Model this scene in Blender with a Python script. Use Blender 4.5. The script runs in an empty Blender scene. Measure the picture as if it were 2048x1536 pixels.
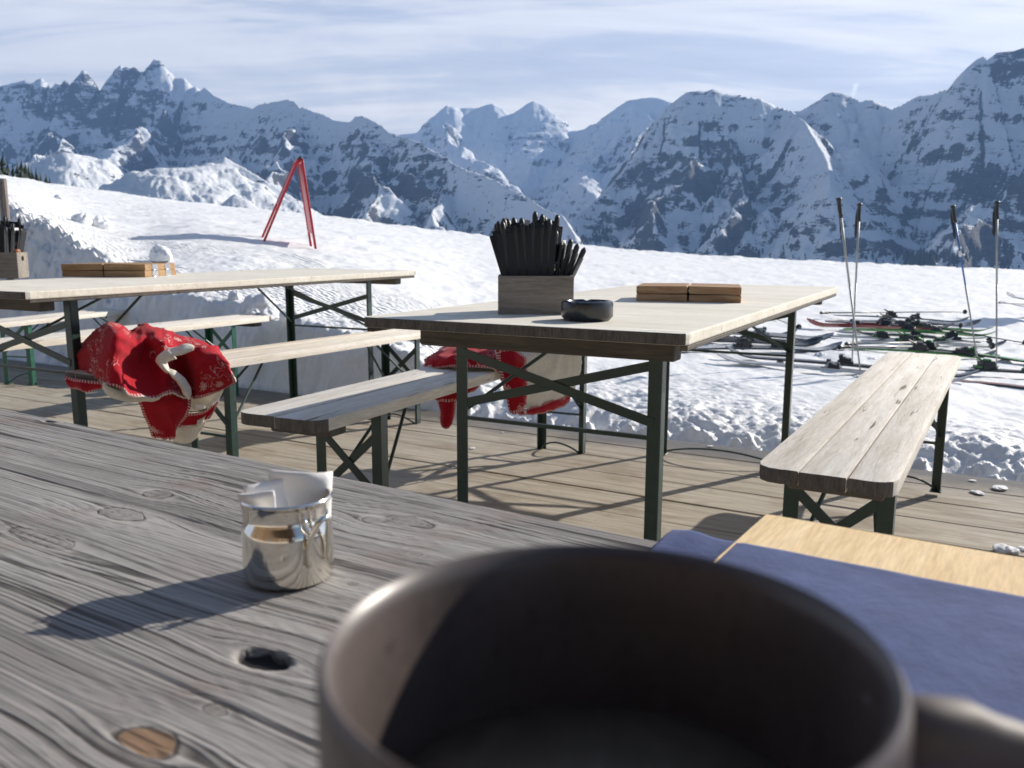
import bpy, bmesh, math, random
import numpy as np
from mathutils import Vector, Matrix
R = math.radians
SC = bpy.context.scene
COL = SC.collection
QD = .8

# ------------------------------------------------------------------ camera
F_PX, PITCH, ROLL, EYE = 1705.0, R(9.3), R(.18), .957      # calibrated on the beer tables and benches
cam = bpy.data.cameras.new('camera')
cam.sensor_width = 36; cam.lens = 36*F_PX/2048
cam.clip_start = .01; cam.clip_end = 60000
cam.dof.use_dof = True; cam.dof.focus_distance = 1.1; cam.dof.aperture_fstop = cam.lens/2.0
co = bpy.data.objects.new('camera', cam); COL.objects.link(co)
co.location = (0, 0, EYE)
co.rotation_euler = (Matrix.Rotation(R(90)-PITCH, 3, 'X') @ Matrix.Rotation(ROLL, 3, 'Z')).to_euler()
SC.camera = co

# ------------------------------------------------------------------ light
SUN_AZ, SUN_EL = R(56), R(26.5)
sl = bpy.data.lights.new('sun', 'SUN'); sl.energy = 5.0; sl.angle = R(.55); sl.color = (1, .93, .83)
so = bpy.data.objects.new('sun', sl); COL.objects.link(so)
sd = Vector((math.sin(SUN_AZ)*math.cos(SUN_EL), math.cos(SUN_AZ)*math.cos(SUN_EL), math.sin(SUN_EL)))
so.rotation_euler = sd.to_track_quat('Z', 'Y').to_euler()
so.location = sd*30
SC.view_settings.view_transform = 'Standard'; SC.view_settings.look = 'None'
SC.view_settings.exposure = .78; SC.view_settings.gamma = 1

class NT:
    """tiny node-tree writer"""
    def __init__(s, tree): s.t = tree; s.n = tree.nodes; s.l = tree.links; s.n.clear()
    def add(s, typ, props=None, **inp):
        n = s.n.new(typ)
        for k, v in (props or {}).items(): setattr(n, k, v)
        for k, v in inp.items():
            key = int(k[1:]) if k[0] == 'i' and k[1:].isdigit() else k.replace('_', ' ')
            s.set(n.inputs[key], v)
        return n
    def set(s, sock, v):
        if isinstance(v, bpy.types.NodeSocket): s.l.new(v, sock)
        elif isinstance(v, bpy.types.Node): s.l.new(v.outputs[0], sock)
        else:
            if isinstance(v, (tuple, list)) and len(v) == 3 and sock.type == 'RGBA': v = (*v, 1)
            sock.default_value = v
    def math(s, op, a, b=0., c=0., clamp=False):
        n = s.n.new('ShaderNodeMath'); n.operation = op; n.use_clamp = clamp
        s.set(n.inputs[0], a); s.set(n.inputs[1], b); s.set(n.inputs[2], c); return n.outputs[0]
    def noise(s, vec, scale, detail=4, rough=.55, dist=0, dim='3D'):
        n = s.add('ShaderNodeTexNoise', {'noise_dimensions': dim}, Scale=scale, Detail=detail, Roughness=rough, Distortion=dist)
        if vec is not None: s.set(n.inputs['Vector'], vec)
        return n.outputs['Fac']
    def map(s, vec, scale=(1, 1, 1), loc=(0, 0, 0), rot=(0, 0, 0)):
        return s.add('ShaderNodeMapping', None, Vector=vec, Scale=scale, Location=loc, Rotation=rot).outputs[0]
    def ramp(s, fac, stops, interp='LINEAR'):
        n = s.n.new('ShaderNodeValToRGB'); s.set(n.inputs[0], fac); cr = n.color_ramp; cr.interpolation = interp
        while len(cr.elements) < len(stops): cr.elements.new(.5)
        for e, (p, c) in zip(cr.elements, stops):
            e.position = p
            e.color = (c, c, c, 1) if not isinstance(c, (tuple, list)) else (*c, 1)
        return n.outputs[0]
    def mix(s, fac, a, b, mode='MIX'):
        n = s.n.new('ShaderNodeMix'); n.data_type = 'RGBA'; n.blend_type = mode
        s.set(n.inputs[0], fac); s.set(n.inputs[6], a if not isinstance(a, tuple) else (*a, 1)); s.set(n.inputs[7], b if not isinstance(b, tuple) else (*b, 1))
        return n.outputs[2]

world = bpy.data.worlds.new('World'); SC.world = world; world.use_nodes = True
w = NT(world.node_tree)
sky = w.add('ShaderNodeTexSky', {'sky_type': 'NISHITA', 'sun_disc': False, 'sun_elevation': SUN_EL, 'sun_rotation': SUN_AZ,
                                 'altitude': 2000, 'air_density': 1.0, 'dust_density': .6, 'ozone_density': 1.5})
tc = w.add('ShaderNodeTexCoord')
sep = w.add('ShaderNodeSeparateXYZ', None, Vector=tc.outputs['Generated'])
den = w.math('ADD', w.math('MAXIMUM', sep.outputs[2], 0.), .16)
px_ = w.math('DIVIDE', sep.outputs[0], den); py_ = w.math('DIVIDE', sep.outputs[1], den)
cv = w.add('ShaderNodeCombineXYZ', None, X=px_, Y=py_, Z=0.).outputs[0]
c1 = w.noise(w.map(cv, (.34, .75, 1), (3.1, 1.7, 0), (0, 0, R(-14))), 1.25, 7, .56, .55)
c2 = w.noise(w.map(cv, (.8, 3.2, 1), (.4, 8.7, 0), (0, 0, R(-9))), 1.4, 8, .62, .9)
cm = w.math('ADD', w.math('MULTIPLY', c1, .68), w.math('MULTIPLY', c2, .32))
cov = w.ramp(cm, [(.34, 0), (.42, .7), (.50, 1)], 'EASE')
low = w.ramp(sep.outputs[2], [(0, .97), (.14, .84), (.24, .72), (.5, 0)])          # thin high cloud closes towards the horizon
cov = w.math('MAXIMUM', cov, low)
lum = w.ramp(cm, [(.36, (6.6, 6.45, 6.9)), (.44, (8.2, 7.9, 7.9)), (.51, (9.8, 9.4, 9.0)), (.60, (11.6, 11.1, 10.4))])
hi = w.ramp(sep.outputs[2], [(0, 1), (.27, 1), (.55, .12)], 'EASE')
hi = w.math('MULTIPLY', hi, w.ramp(w.math('ADD', w.math('MULTIPLY', sep.outputs[1], .5), .5), [(.25, .05), (.6, 1)]))
sdot = w.add('ShaderNodeVectorMath', {'operation': 'DOT_PRODUCT'}, i0=tc.outputs['Generated'], i1=tuple(sd)).outputs['Value']
glow = w.math('ADD', 1., w.math('MULTIPLY', w.math('POWER', w.math('MAXIMUM', sdot, 0.), 3.), .42))      # thin cloud scatters forward, brighter towards the sun
lum = w.add('ShaderNodeVectorMath', {'operation': 'SCALE'}, i0=lum, Scale=glow).outputs[0]
skyc = w.mix(w.math('MULTIPLY', w.math('MULTIPLY', w.math('MAXIMUM', cov, .35), hi), .96), w.mix(1., sky.outputs[0], (1.25, 1.18, 1.12), 'MULTIPLY'), lum)
# a short contrail above the right-hand col
def _sp(px, py):
    u = (px-1024)/F_PX; v = (py-768)/F_PX; return u/(math.cos(PITCH)-v*math.sin(PITCH)), (-math.sin(PITCH)-v*math.cos(PITCH))/(math.cos(PITCH)-v*math.sin(PITCH))
(ax_, ay_), (bx_, by_) = _sp(1703, 192), _sp(1711, 164)
yy_ = w.math('MAXIMUM', sep.outputs[1], .01); ux_ = w.math('DIVIDE', sep.outputs[0], yy_); uz_ = w.math('DIVIDE', sep.outputs[2], yy_)
tt_ = w.math('DIVIDE', w.math('SUBTRACT', uz_, ay_), by_-ay_)
dx_ = w.math('ABSOLUTE', w.math('SUBTRACT', w.math('SUBTRACT', ux_, ax_), w.math('MULTIPLY', tt_, bx_-ax_)))
cl_ = w.math('MULTIPLY', w.ramp(dx_, [(0, 1), (.0008, .8), (.0020, 0)]), w.ramp(w.math('ADD', w.math('MULTIPLY', tt_, .25), .375), [(.36, 0), (.40, .6), (.6, 1), (.63, 0)]))
skyc = w.mix(cl_, skyc, (12.5, 12.5, 12.5))
bg = w.add('ShaderNodeBackground', None, Color=skyc, Strength=.06)
w.add('ShaderNodeOutputWorld', None, Surface=bg.outputs[0])

# ------------------------------------------------------------------ helpers
def tag(o, label=None, cat=None, group=None, kind=None):
    for k, v in (('label', label), ('category', cat), ('group', group), ('kind', kind)):
        if v: o[k] = v
    return o
def thing(name, label, cat, loc=(0, 0, 0), rz=0, group=None, rx=0, ry=0):
    o = bpy.data.objects.new(name, None); o.empty_display_size = .05; COL.objects.link(o)
    o.location = loc; o.rotation_euler = (rx, ry, rz)
    return tag(o, label, cat, group)
def copy_tree(o, parent=None):
    c = o.copy(); COL.objects.link(c); c.parent = parent
    for ch in list(o.children): copy_tree(ch, c)
    return c
def mesh_obj(name, verts, faces, mat, parent=None, smooth=False, attrs=None):
    me = bpy.data.meshes.new(name)
    verts = np.asarray(verts, dtype=np.float32)
    if isinstance(faces, np.ndarray):
        n, k = faces.shape
        me.vertices.add(len(verts)); me.vertices.foreach_set('co', verts.ravel())
        me.loops.add(n*k); me.loops.foreach_set('vertex_index', faces.ravel().astype(np.int32))
        me.polygons.add(n); me.polygons.foreach_set('loop_start', np.arange(0, n*k, k, dtype=np.int32))
        me.update(calc_edges=True)
    else:
        me.from_pydata(verts.tolist(), [], faces); me.update()
    if smooth: me.polygons.foreach_set('use_smooth', np.ones(len(me.polygons), dtype=bool))
    for k, v in (attrs or {}).items():
        a = me.attributes.new(k, 'FLOAT', 'POINT'); a.data.foreach_set('value', np.asarray(v, dtype=np.float32).ravel())
    me.validate()
    o = bpy.data.objects.new(name, me); COL.objects.link(o); o.parent = parent
    for m in (mat if isinstance(mat, list) else [mat]): me.materials.append(m)
    return o
def grid_faces(nr, nc):
    i = np.arange(nr-1)[:, None]*nc + np.arange(nc-1)[None, :]
    return np.stack([i, i+1, i+nc+1, i+nc], -1).reshape(-1, 4)
class MB:
    def __init__(s): s.v = []; s.f = []; s.m = []
    def raw(s, v, f, mi=0):
        b = len(s.v); s.v += [tuple(x) for x in v]; s.f += [tuple(b+i for i in q) for q in f]; s.m += [mi]*len(f); return s
    def box(s, c, d, rot=None, mi=0, taper=None):
        v = []
        for z in (-.5, .5):
            for y in (-.5, .5):
                for x in (-.5, .5):
                    k = taper if (taper and z > 0) else (1, 1)
                    v.append(Vector((x*d[0]*k[0], y*d[1]*k[1], z*d[2])))
        if rot is not None: v = [rot @ q for q in v]
        c = Vector(c)
        return s.raw([q+c for q in v], [(0, 2, 3, 1), (4, 5, 7, 6), (0, 1, 5, 4), (2, 6, 7, 3), (0, 4, 6, 2), (1, 3, 7, 5)], mi)
    def bar(s, a, b, wd, th, up=(0, 0, 1), mi=0):
        """rectangular bar from a to b; wd across, th along `up`"""
        a = Vector(a); b = Vector(b); d = (b-a); L = d.length; d.normalize()
        x = d.cross(Vector(up));
        if x.length < 1e-4: x = d.cross(Vector((1, 0, 0)))
        x.normalize(); z = x.cross(d)
        M = Matrix((x, d, z)).transposed()
        return s.box((a+b)/2, (wd, L, th), M, mi)
    def tube(s, pts, r, n=8, mi=0, caps=True, closed=False):
        pts = [Vector(p) for p in pts]; m = len(pts); rr = r if isinstance(r, (list, tuple)) else [r]*m
        fr = None; base = len(s.v); f = []
        for i, p in enumerate(pts):
            if closed: t = (pts[(i+1) % m]-pts[i-1])
            else: t = pts[min(i+1, m-1)]-pts[max(i-1, 0)]
            t.normalize()
            if fr is None:
                fr = t.orthogonal().normalized()
            fr = (fr - t*fr.dot(t)).normalized(); g = t.cross(fr)
            for k in range(n):
                a = 2*math.pi*k/n; s.v.append(tuple(p+(fr*math.cos(a)+g*math.sin(a))*rr[i]))
        seg = m if closed else m-1
        for i in range(seg):
            j = (i+1) % m
            for k in range(n):
                q = (k+1) % n; f.append((base+i*n+k, base+i*n+q, base+j*n+q, base+j*n+k))
        if caps and not closed:
            f.append(tuple(base+k for k in range(n-1, -1, -1))); f.append(tuple(base+(m-1)*n+k for k in range(n)))
        s.f += f; s.m += [mi]*len(f); return s
    def lathe(s, prof, c=(0, 0, 0), n=32, mi=0, sx=1, sy=1):
        base = len(s.v); f = []; m = len(prof)
        for (r, z) in prof:
            for k in range(n):
                a = 2*math.pi*k/n; s.v.append((c[0]+r*sx*math.cos(a), c[1]+r*sy*math.sin(a), c[2]+z))
        for i in range(m-1):
            for k in range(n):
                q = (k+1) % n; f.append((base+i*n+k, base+i*n+q, base+(i+1)*n+q, base+(i+1)*n+k))
        if prof[0][0] > 1e-6: f.append(tuple(base+k for k in range(n-1, -1, -1)))
        if prof[-1][0] > 1e-6: f.append(tuple(base+(m-1)*n+k for k in range(n)))
        s.f += f; s.m += [mi]*len(f); return s
    def prism(s, poly, z0, z1, mi=0):
        n = len(poly); v = [(x, y, z0) for x, y in poly]+[(x, y, z1) for x, y in poly]
        f = [tuple(range(n-1, -1, -1)), tuple(range(n, 2*n))]+[(i, (i+1) % n, (i+1) % n+n, i+n) for i in range(n)]
        return s.raw(v, f, mi)
    def build(s, name, mat, parent=None, smooth=False, bevel=0, seg=1, ang=30, sub=0):
        me = bpy.data.meshes.new(name); me.from_pydata(s.v, [], s.f); me.update()
        me.polygons.foreach_set('material_index', s.m)
        bm = bmesh.new(); bm.from_mesh(me)
        bmesh.ops.remove_doubles(bm, verts=bm.verts, dist=1e-6)
        bmesh.ops.recalc_face_normals(bm, faces=bm.faces)
        if bevel:
            ed = [e for e in bm.edges if len(e.link_faces) == 2 and e.calc_face_angle(0) > R(ang)]
            bmesh.ops.bevel(bm, geom=ed, offset=bevel, segments=seg, affect='EDGES', profile=.6, clamp_overlap=True)
        bm.to_mesh(me); bm.free()
        if smooth:
            me.polygons.foreach_set('use_smooth', [True]*len(me.polygons))
            if smooth != True: me.set_sharp_from_angle(angle=R(smooth))
        o = bpy.data.objects.new(name, me); COL.objects.link(o); o.parent = parent
        for m in (mat if isinstance(mat, list) else [mat]): me.materials.append(m)
        if sub:
            md = o.modifiers.new('sub', 'SUBSURF'); md.levels = sub; md.render_levels = sub
        return o

# pixel of the photograph -> point on the plane z (used once, to lay the survey out in metres)
def ray(x, y):
    u = (x-1024)/F_PX; v = (y-768)/F_PX
    cr, sr = math.cos(ROLL), math.sin(ROLL); u, v = u*cr+v*sr, -u*sr+v*cr
    cp, sp = math.cos(PITCH), math.sin(PITCH)
    return Vector((u, cp-v*sp, -sp-v*cp))
def G(x, y, z):
    d = ray(x, y); t = (z-EYE)/d.z; return Vector((d.x*t, d.y*t, z))
def GY(x, y, Y):
    d = ray(x, y); t = Y/d.y; return Vector((d.x*t, Y, EYE+d.z*t))

# numpy noise
def _hash(ix, iy, seed):
    h = (ix.astype(np.int64)*374761393 + iy.astype(np.int64)*668265263 + seed*974711) & 0xffffffff
    h = ((h ^ (h >> 13))*1274126177) & 0xffffffff
    return ((h ^ (h >> 16)) & 0xffff)/65535.
def pnoise(x, y, seed=0):
    x0 = np.floor(x); y0 = np.floor(y); fx = x-x0; fy = y-y0
    def g(i, j):
        a = _hash(x0+i, y0+j, seed)*2*np.pi
        return np.cos(a)*(fx-i)+np.sin(a)*(fy-j)
    u = fx*fx*fx*(fx*(fx*6-15)+10); v = fy*fy*fy*(fy*(fy*6-15)+10)
    return 1.5*((g(0, 0)*(1-u)+g(1, 0)*u)*(1-v)+(g(0, 1)*(1-u)+g(1, 1)*u)*v)
def fbm(x, y, oct=5, seed=0, gain=.5, lac=2.03):
    a = 1; s = 0; t = 0
    for k in range(oct):
        s = s+a*pnoise(x, y, seed+k*17); t += a; a *= gain; x = x*lac+3.1; y = y*lac-1.7
    return s/t
def ridged(x, y, oct=5, seed=0, gain=.55, lac=2.05):
    a = 1; s = 0; t = 0; wgt = 1
    for k in range(oct):
        n = 1-np.abs(pnoise(x, y, seed+k*13)); n = n*n
        s = s+a*n*wgt; t += a; wgt = np.clip(n*1.4, 0, 1); a *= gain; x = x*lac+1.3; y = y*lac+5.1
    return s/t
def sstep(a, b, x):
    t = np.clip((x-a)/(b-a), 0, 1); return t*t*(3-2*t)

# ------------------------------------------------------------------ materials
def mat(name):
    m = bpy.data.materials.new(name); m.use_nodes = True; return m, NT(m.node_tree)
def finish(n, color, rough=.6, metal=0., bump=None, bs=.3, bd=.01, spec=.5, **kw):
    b = n.add('ShaderNodeBsdfPrincipled', None, Base_Color=color, Roughness=rough, Metallic=metal)
    b.inputs['Specular IOR Level'].default_value = spec
    for k, v in kw.items(): n.set(b.inputs[k.replace('_', ' ')], v)
    if bump is not None:
        bu = n.add('ShaderNodeBump', None, Height=bump, Strength=bs, Distance=bd)
        n.set(b.inputs['Normal'], bu.outputs[0])
    n.add('ShaderNodeOutputMaterial', None, Surface=b.outputs[0]); return b
def simple(name, c, rough=.5, metal=0., var=.12, vs=30, bs=.0, bd=.002, spec=.5, **kw):
    m, n = mat(name); t = n.add('ShaderNodeTexCoord')
    f = n.noise(t.outputs['Object'], vs, 5, .6)
    lo = tuple(x*(1-var) for x in c); hi = tuple(min(1, x*(1+var)) for x in c)
    finish(n, n.ramp(f, [(.3, lo), (.7, hi)]), n.math('ADD', n.math('MULTIPLY', f, .2), rough-.1), metal,
           n.noise(t.outputs['Object'], vs*6, 3) if bs else None, bs, bd, spec, **kw)
    return m
def wood(name, cols, axis='Y', stretch=14, scale=9, rough=.7, dark=(.06, .05, .04), dk=.32, bs=.35, stain=None, knots=0, bd=.002):
    """weathered wood: grain runs along the local axis"""
    m, n = mat(name); t = n.add('ShaderNodeTexCoord'); oi = n.add('ShaderNodeObjectInfo')
    s = {'Y': (1, 1/stretch, 1), 'X': (1/stretch, 1, 1), 'Z': (1, 1, 1/stretch)}[axis]
    off = n.add('ShaderNodeCombineXYZ', None, X=n.math('MULTIPLY', oi.outputs['Random'], 7), Y=n.math('MULTIPLY', oi.outputs['Random'], 3), Z=0.)
    vec = n.add('ShaderNodeVectorMath', {'operation': 'ADD'}, i0=t.outputs['Object'], i1=off.outputs[0]).outputs[0]
    g0 = n.noise(n.map(vec, tuple(q*scale*.5 for q in s)), 2.2, 3, .5, .4)
    wv = n.math('ADD', n.noise(n.map(vec, tuple(q*scale for q in s)), 6, 7, .62, .5), n.math('MULTIPLY', g0, .5))
    fine = n.noise(n.map(vec, tuple(q*scale*7 for q in s)), 5, 4, .7)
    col = n.ramp(wv, [(.45, cols[0]), (.72, cols[1]), (.95, cols[2])])
    cr = n.ramp(n.noise(n.map(vec, tuple(q*scale*1.6 for q in s), (5, 2, 1)), 4.2, 5, .55, .8), [(.0, 1), (dk-.02, 1), (dk+.04, 0)])
    col = n.mix(cr, col, dark)
    col = n.mix(.55, col, n.ramp(fine, [(.3, .62), (.65, 1.12)]), 'MULTIPLY')
    if stain:
        st = n.ramp(n.noise(vec, 2.3, 5, .6, .3), [(.45, 0), (.68, 1)])
        col = n.mix(n.math('MULTIPLY', st, .6), col, stain)
    h = n.math('SUBTRACT', n.math('ADD', wv, n.math('MULTIPLY', fine, .4)), n.math('MULTIPLY', cr, .8))
    finish(n, col, rough, 0, h, bs, bd, .3)
    return m
M = {}
M['endgrain_shade'] = wood('shaded_end_grain', [(.06, .052, .045), (.11, .098, .085), (.17, .15, .13)], axis='Z', stretch=5, scale=30, dark=(.02, .018, .015), dk=.3)  # end wood darkened past its own tone, so the shade sits in the colour
M['pale'] = wood('bleached_bench_wood', [(.54, .485, .39), (.74, .68, .59), (.85, .81, .73)], dark=(.15, .12, .09), dk=.31)
M['pale_x'] = wood('bleached_table_wood', [(.58, .53, .42), (.76, .71, .60), (.86, .83, .74)], axis='X', dark=(.20, .17, .13), dk=.30, stain=(.62, .58, .50))
M['edge'] = wood('weathered_batten', [(.06, .052, .046), (.10, .088, .075), (.15, .13, .11)], axis='X', dark=(.03, .025, .02))
M['crate'] = wood('crate_wood', [(.15, .135, .115), (.24, .215, .185), (.33, .30, .26)], axis='X', stretch=9, scale=14, dark=(.08, .07, .06), dk=.3)
M['menu'] = wood('oiled_menu_wood', [(.22, .12, .06), (.36, .21, .11), (.50, .33, .19)], axis='X', stretch=8, scale=12, dark=(.14, .08, .04), dk=.26, bs=.2)
M['pine'] = wood('light_pine', [(.60, .41, .20), (.74, .54, .29), (.82, .63, .37)], axis='X', stretch=10, scale=16, dark=(.45, .28, .12), dk=.22, bs=.12)
M['green'] = simple('dark_green_steel', (.012, .036, .030), .36, .0, .25, 40, .15, spec=.6)
M['green2'] = simple('bright_green_steel', (.016, .10, .06), .38, .0, .25, 40, .15, spec=.6)
M['red'] = simple('red_sign_steel', (.52, .018, .03), .35, 0, .1, 20)
M['black'] = simple('black_plastic', (.018, .02, .024), .45, 0, .2, 60)
M['pouch'] = simple('black_cloth', (.016, .02, .027), .75, 0, .2, 120, .2)
M['ash'] = simple('black_glazed_ceramic', (.012, .016, .022), .28, 0, .1, 20, spec=.7)
M['cutlery'] = simple('cutlery_steel', (.55, .55, .56), .25, 1, .1, 30)
M['paper'] = simple('white_paper', (.80, .78, .76), .7, 0, .04, 90, .1)
M['alu'] = simple('ski_pole_alloy', (.34, .34, .325), .45, .25, .12, 30)
M['blue_pole'] = simple('blue_pole_paint', (.06, .16, .38), .35, .2, .1, 30)
M['hinge'] = simple('zinc_hinge', (.6, .62, .66), .3, .9, .1, 40)
M['mill'] = simple('turned_pepper_mill_wood', (.34, .12, .045), .3, 0, .2, 30)
def steel():
    m, n = mat('polished_steel'); t = n.add('ShaderNodeTexCoord')
    s = n.noise(n.map(t.outputs['Object'], (1, 1, 30)), 60, 3, .6)
    finish(n, (.80, .77, .70), n.ramp(s, [(.3, .07), (.7, .15)]), 1., s, .02, .0005)
    return m
M['steel'] = steel()
def glass():
    m, n = mat('shaker_glass'); b = finish(n, (.95, .97, .97), .04); b.inputs['Transmission Weight'].default_value = .95; b.inputs['IOR'].default_value = 1.45
    return m
M['glass'] = glass()
def glaze():
    m, n = mat('taupe_glazed_stoneware'); t = n.add('ShaderNodeTexCoord')
    f = n.noise(t.outputs['Object'], 60, 5, .6); g = n.noise(t.outputs['Object'], 420, 3, .6)
    c = n.mix(n.ramp(g, [(.55, 0), (.72, .5)]), n.ramp(f, [(.3, (.074, .060, .057)), (.7, (.102, .082, .076))]), (.03, .025, .024))
    finish(n, c, .36, 0, f, .04, .001, .45); return m
M['glaze'] = glaze()
M['handle'] = simple('matt_taupe_stoneware', (.10, .082, .075), .55, 0, .15, 70, spec=.3)
def coffee():
    m, n = mat('coffee_with_foam'); t = n.add('ShaderNodeTexCoord')
    f = n.noise(t.outputs['Object'], 70, 6, .6, .6)
    finish(n, n.ramp(f, [(.4, (.24, .18, .13)), (.62, (.34, .26, .19))]), .5, 0, f, .1, .001); return m
M['coffee'] = coffee()
def fleece(name, c, c2=None, scale=90, motif=False):
    m, n = mat(name); t = n.add('ShaderNodeTexCoord'); v = n.add('ShaderNodeUVMap').outputs[0] if motif else t.outputs['Object']
    f = n.noise(t.outputs['Object'], scale, 6, .7)
    col = n.ramp(f, [(.25, tuple(x*.7 for x in c)), (.75, c2 or tuple(min(1, x*1.15) for x in c))])
    if motif:                                     # nordic print: little stars, frames and squiggles in off-white
        vo = n.add('ShaderNodeTexVoronoi', {'feature': 'F1'}, Vector=v, Scale=14., Randomness=.7)
        ds = vo.outputs['Distance']
        dl = n.add('ShaderNodeVectorMath', {'operation': 'SUBTRACT'}, i0=n.map(v, (14, 14, 14)), i1=n.map(vo.outputs['Position'], (14, 14, 14))).outputs[0]
        sx = n.add('ShaderNodeSeparateXYZ', None, Vector=dl)
        ang = n.math('ARCTAN2', sx.outputs[1], sx.outputs[0])
        star = n.math('ADD', n.math('MULTIPLY', n.math('ABSOLUTE', n.math('COSINE', n.math('MULTIPLY', ang, 4))), .20), .07)
        m1 = n.math('MULTIPLY', n.math('LESS_THAN', ds, star), n.math('GREATER_THAN', n.noise(vo.outputs['Position'], 11, 1), .50))
        sq = n.noise(v, 26, 2, .5, 1.2)
        m2 = n.math('MULTIPLY', n.math('LESS_THAN', n.math('ABSOLUTE', n.math('SUBTRACT', sq, .5)), .014), n.math('GREATER_THAN', n.noise(v, 5, 2), .53))
        sv = n.add('ShaderNodeSeparateXYZ', None, Vector=v)
        fr = n.math('LESS_THAN', n.math('ABSOLUTE', n.math('SUBTRACT', n.math('FRACT', n.math('MULTIPLY', sv.outputs[0], 2.5)), .5)), .018)
        m3 = n.math('MULTIPLY', fr, n.math('GREATER_THAN', f, .42))
        mk = n.math('MAXIMUM', m1, m2, clamp=True)
        col = n.mix(n.math('MULTIPLY', mk, .6), col, (.72, .60, .56))
        ed = n.add('ShaderNodeAttribute', {'attribute_name': 'edge'}).outputs['Fac']; al = n.add('ShaderNodeAttribute', {'attribute_name': 'along'}).outputs['Fac']
        st = n.math('MULTIPLY', n.math('LESS_THAN', ed, .011), n.math('GREATER_THAN', n.math('SINE', n.math('MULTIPLY', al, 2*math.pi/.011)), -.1))
        col = n.mix(n.math('MULTIPLY', st, .8), col, (.72, .50, .48))
    finish(n, col, .9, 0, f, .5, .003, .2, Sheen_Weight=.06)
    return m
M['blanket'] = fleece('red_fleece_print', (.37, .008, .018), motif=True)
M['sherpa'] = fleece('cream_sherpa', (.78, .72, .62), scale=160)
M['navy'] = fleece('navy_fleece', (.055, .080, .195), (.080, .108, .240), scale=26)

def snow_mat(name, bumpy, groom):
    m, n = mat(name); t = n.add('ShaderNodeTexCoord'); v = t.outputs['Object']
    f1 = n.noise(v, 2.2, 8, .62); f2 = n.noise(v, 26, 6, .7); f3 = n.noise(v, 140, 3, .7)
    h = n.math('ADD', n.math('MULTIPLY', f1, .5), n.math('ADD', n.math('MULTIPLY', f2, .28), n.math('MULTIPLY', f3, .10)))
    col = n.ramp(f2, [(.3, (.80, .82, .85)), (.6, (.88, .89, .905))])
    dirt = n.ramp(n.noise(v, 8, 6, .7, .4), [(.66, 0), (.76, .16)])
    col = n.mix(dirt, col, (.55, .52, .47))
    finish(n, col, .55, 0, h, bumpy, .05, .25)
    return m
M['snow'] = snow_mat('sunlit_snow', .55, True)
def chunk_mat():
    m, n = mat('snow_chunk'); t = n.add('ShaderNodeTexCoord'); f = n.noise(t.outputs['Object'], 30, 6, .7)
    finish(n, n.ramp(f, [(.3, (.78, .80, .83)), (.7, (.90, .91, .92))]), .5, 0, f, .6, .01, .3); return m
M['chunk'] = chunk_mat()

# ------------------------------------------------------------------ the setting: sun deck
EL = Vector((.5, .8660254, 0)); EW = Vector((.8660254, -.5, 0))   # outwards across the deck / along its edge
RZD = R(-30)
def deck_mat():
    m, n = mat('weathered_deck_boards'); t = n.add('ShaderNodeTexCoord'); v = t.outputs['Object']
    sx = n.add('ShaderNodeSeparateXYZ', None, Vector=v)
    idx = n.math('FLOOR', n.math('MULTIPLY', sx.outputs[1], 4.))
    sh = n.add('ShaderNodeCombineXYZ', None, X=n.math('MULTIPLY', idx, 3.7), Y=n.math('MULTIPLY', idx, 1.3), Z=0.).outputs[0]
    v2 = n.add('ShaderNodeVectorMath', {'operation': 'ADD'}, i0=v, i1=sh).outputs[0]
    g = n.noise(n.map(v2, (1.2, 26, 1)), 1.6, 6, .6, .5); g2 = n.noise(n.map(v2, (4, 120, 1)), 2.4, 4, .7)
    col = n.ramp(n.math('ADD', g, n.math('MULTIPLY', n.math('SUBTRACT', n.noise(sh, 9.3, 0), .5), .25)), [(.30, (.255, .215, .165)), (.5, (.37, .33, .265)), (.72, (.46, .42, .35))])
    col = n.mix(.6, col, n.ramp(g2, [(.3, .66), (.62, 1.1)]), 'MULTIPLY')
    st = n.ramp(n.noise(n.map(v, (1.5, 3.5, 1)), 1.7, 6, .65, .6), [(.50, 0), (.66, 1)])
    col = n.mix(n.math('MULTIPLY', st, .55), col, (.15, .105, .06))
    wet = n.ramp(n.math('ADD', n.math('MULTIPLY', n.math('SUBTRACT', sx.outputs[1], 3.55), 1.7), n.math('MULTIPLY', n.noise(v, 3., 5, .6), .8)), [(.55, 0), (.95, 1)])
    col = n.mix(n.math('MULTIPLY', wet, .72), col, (.055, .05, .045))
    sp = n.ramp(n.noise(n.map(v, (1, 2.2, 1)), 24, 3, .6), [(.70, 0), (.73, 1)])
    col = n.mix(n.math('MULTIPLY', sp, .7), col, (.07, .05, .035))
    rough = n.math('SUBTRACT', .78, n.math('MULTIPLY', wet, .38))
    finish(n, col, rough, 0, n.math('ADD', g, n.math('MULTIPLY', g2, .7)), .45, .004, .35)
    return m
rng = random.Random(4)
mb = MB()
for k in range(-9, 16):
    p0 = .25*k; wdt = .241; z = rng.uniform(-.0015, .0015)
    joints = [-9.5, -5.4+rng.uniform(-1, 1), 5.6]
    for a, b in zip(joints, joints[1:]):
        mb.box(((a+b)/2, p0+.125, z-.02), (b-a-.004, wdt, .04), Matrix.Rotation(rng.uniform(-.0008, .0008), 3, 'Y'))
deck = mb.build('deck', deck_mat(), bevel=.003); deck.rotation_euler = (0, 0, RZD); tag(deck, kind='structure')
mb = MB(); mb.box((-2, .7, -.14), (15.2, 6.6, .1)); o = mb.build('deck_joists', simple('dark_timber', (.04, .033, .026), .8)); o.rotation_euler = (0, 0, RZD); tag(o, kind='structure')

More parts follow.
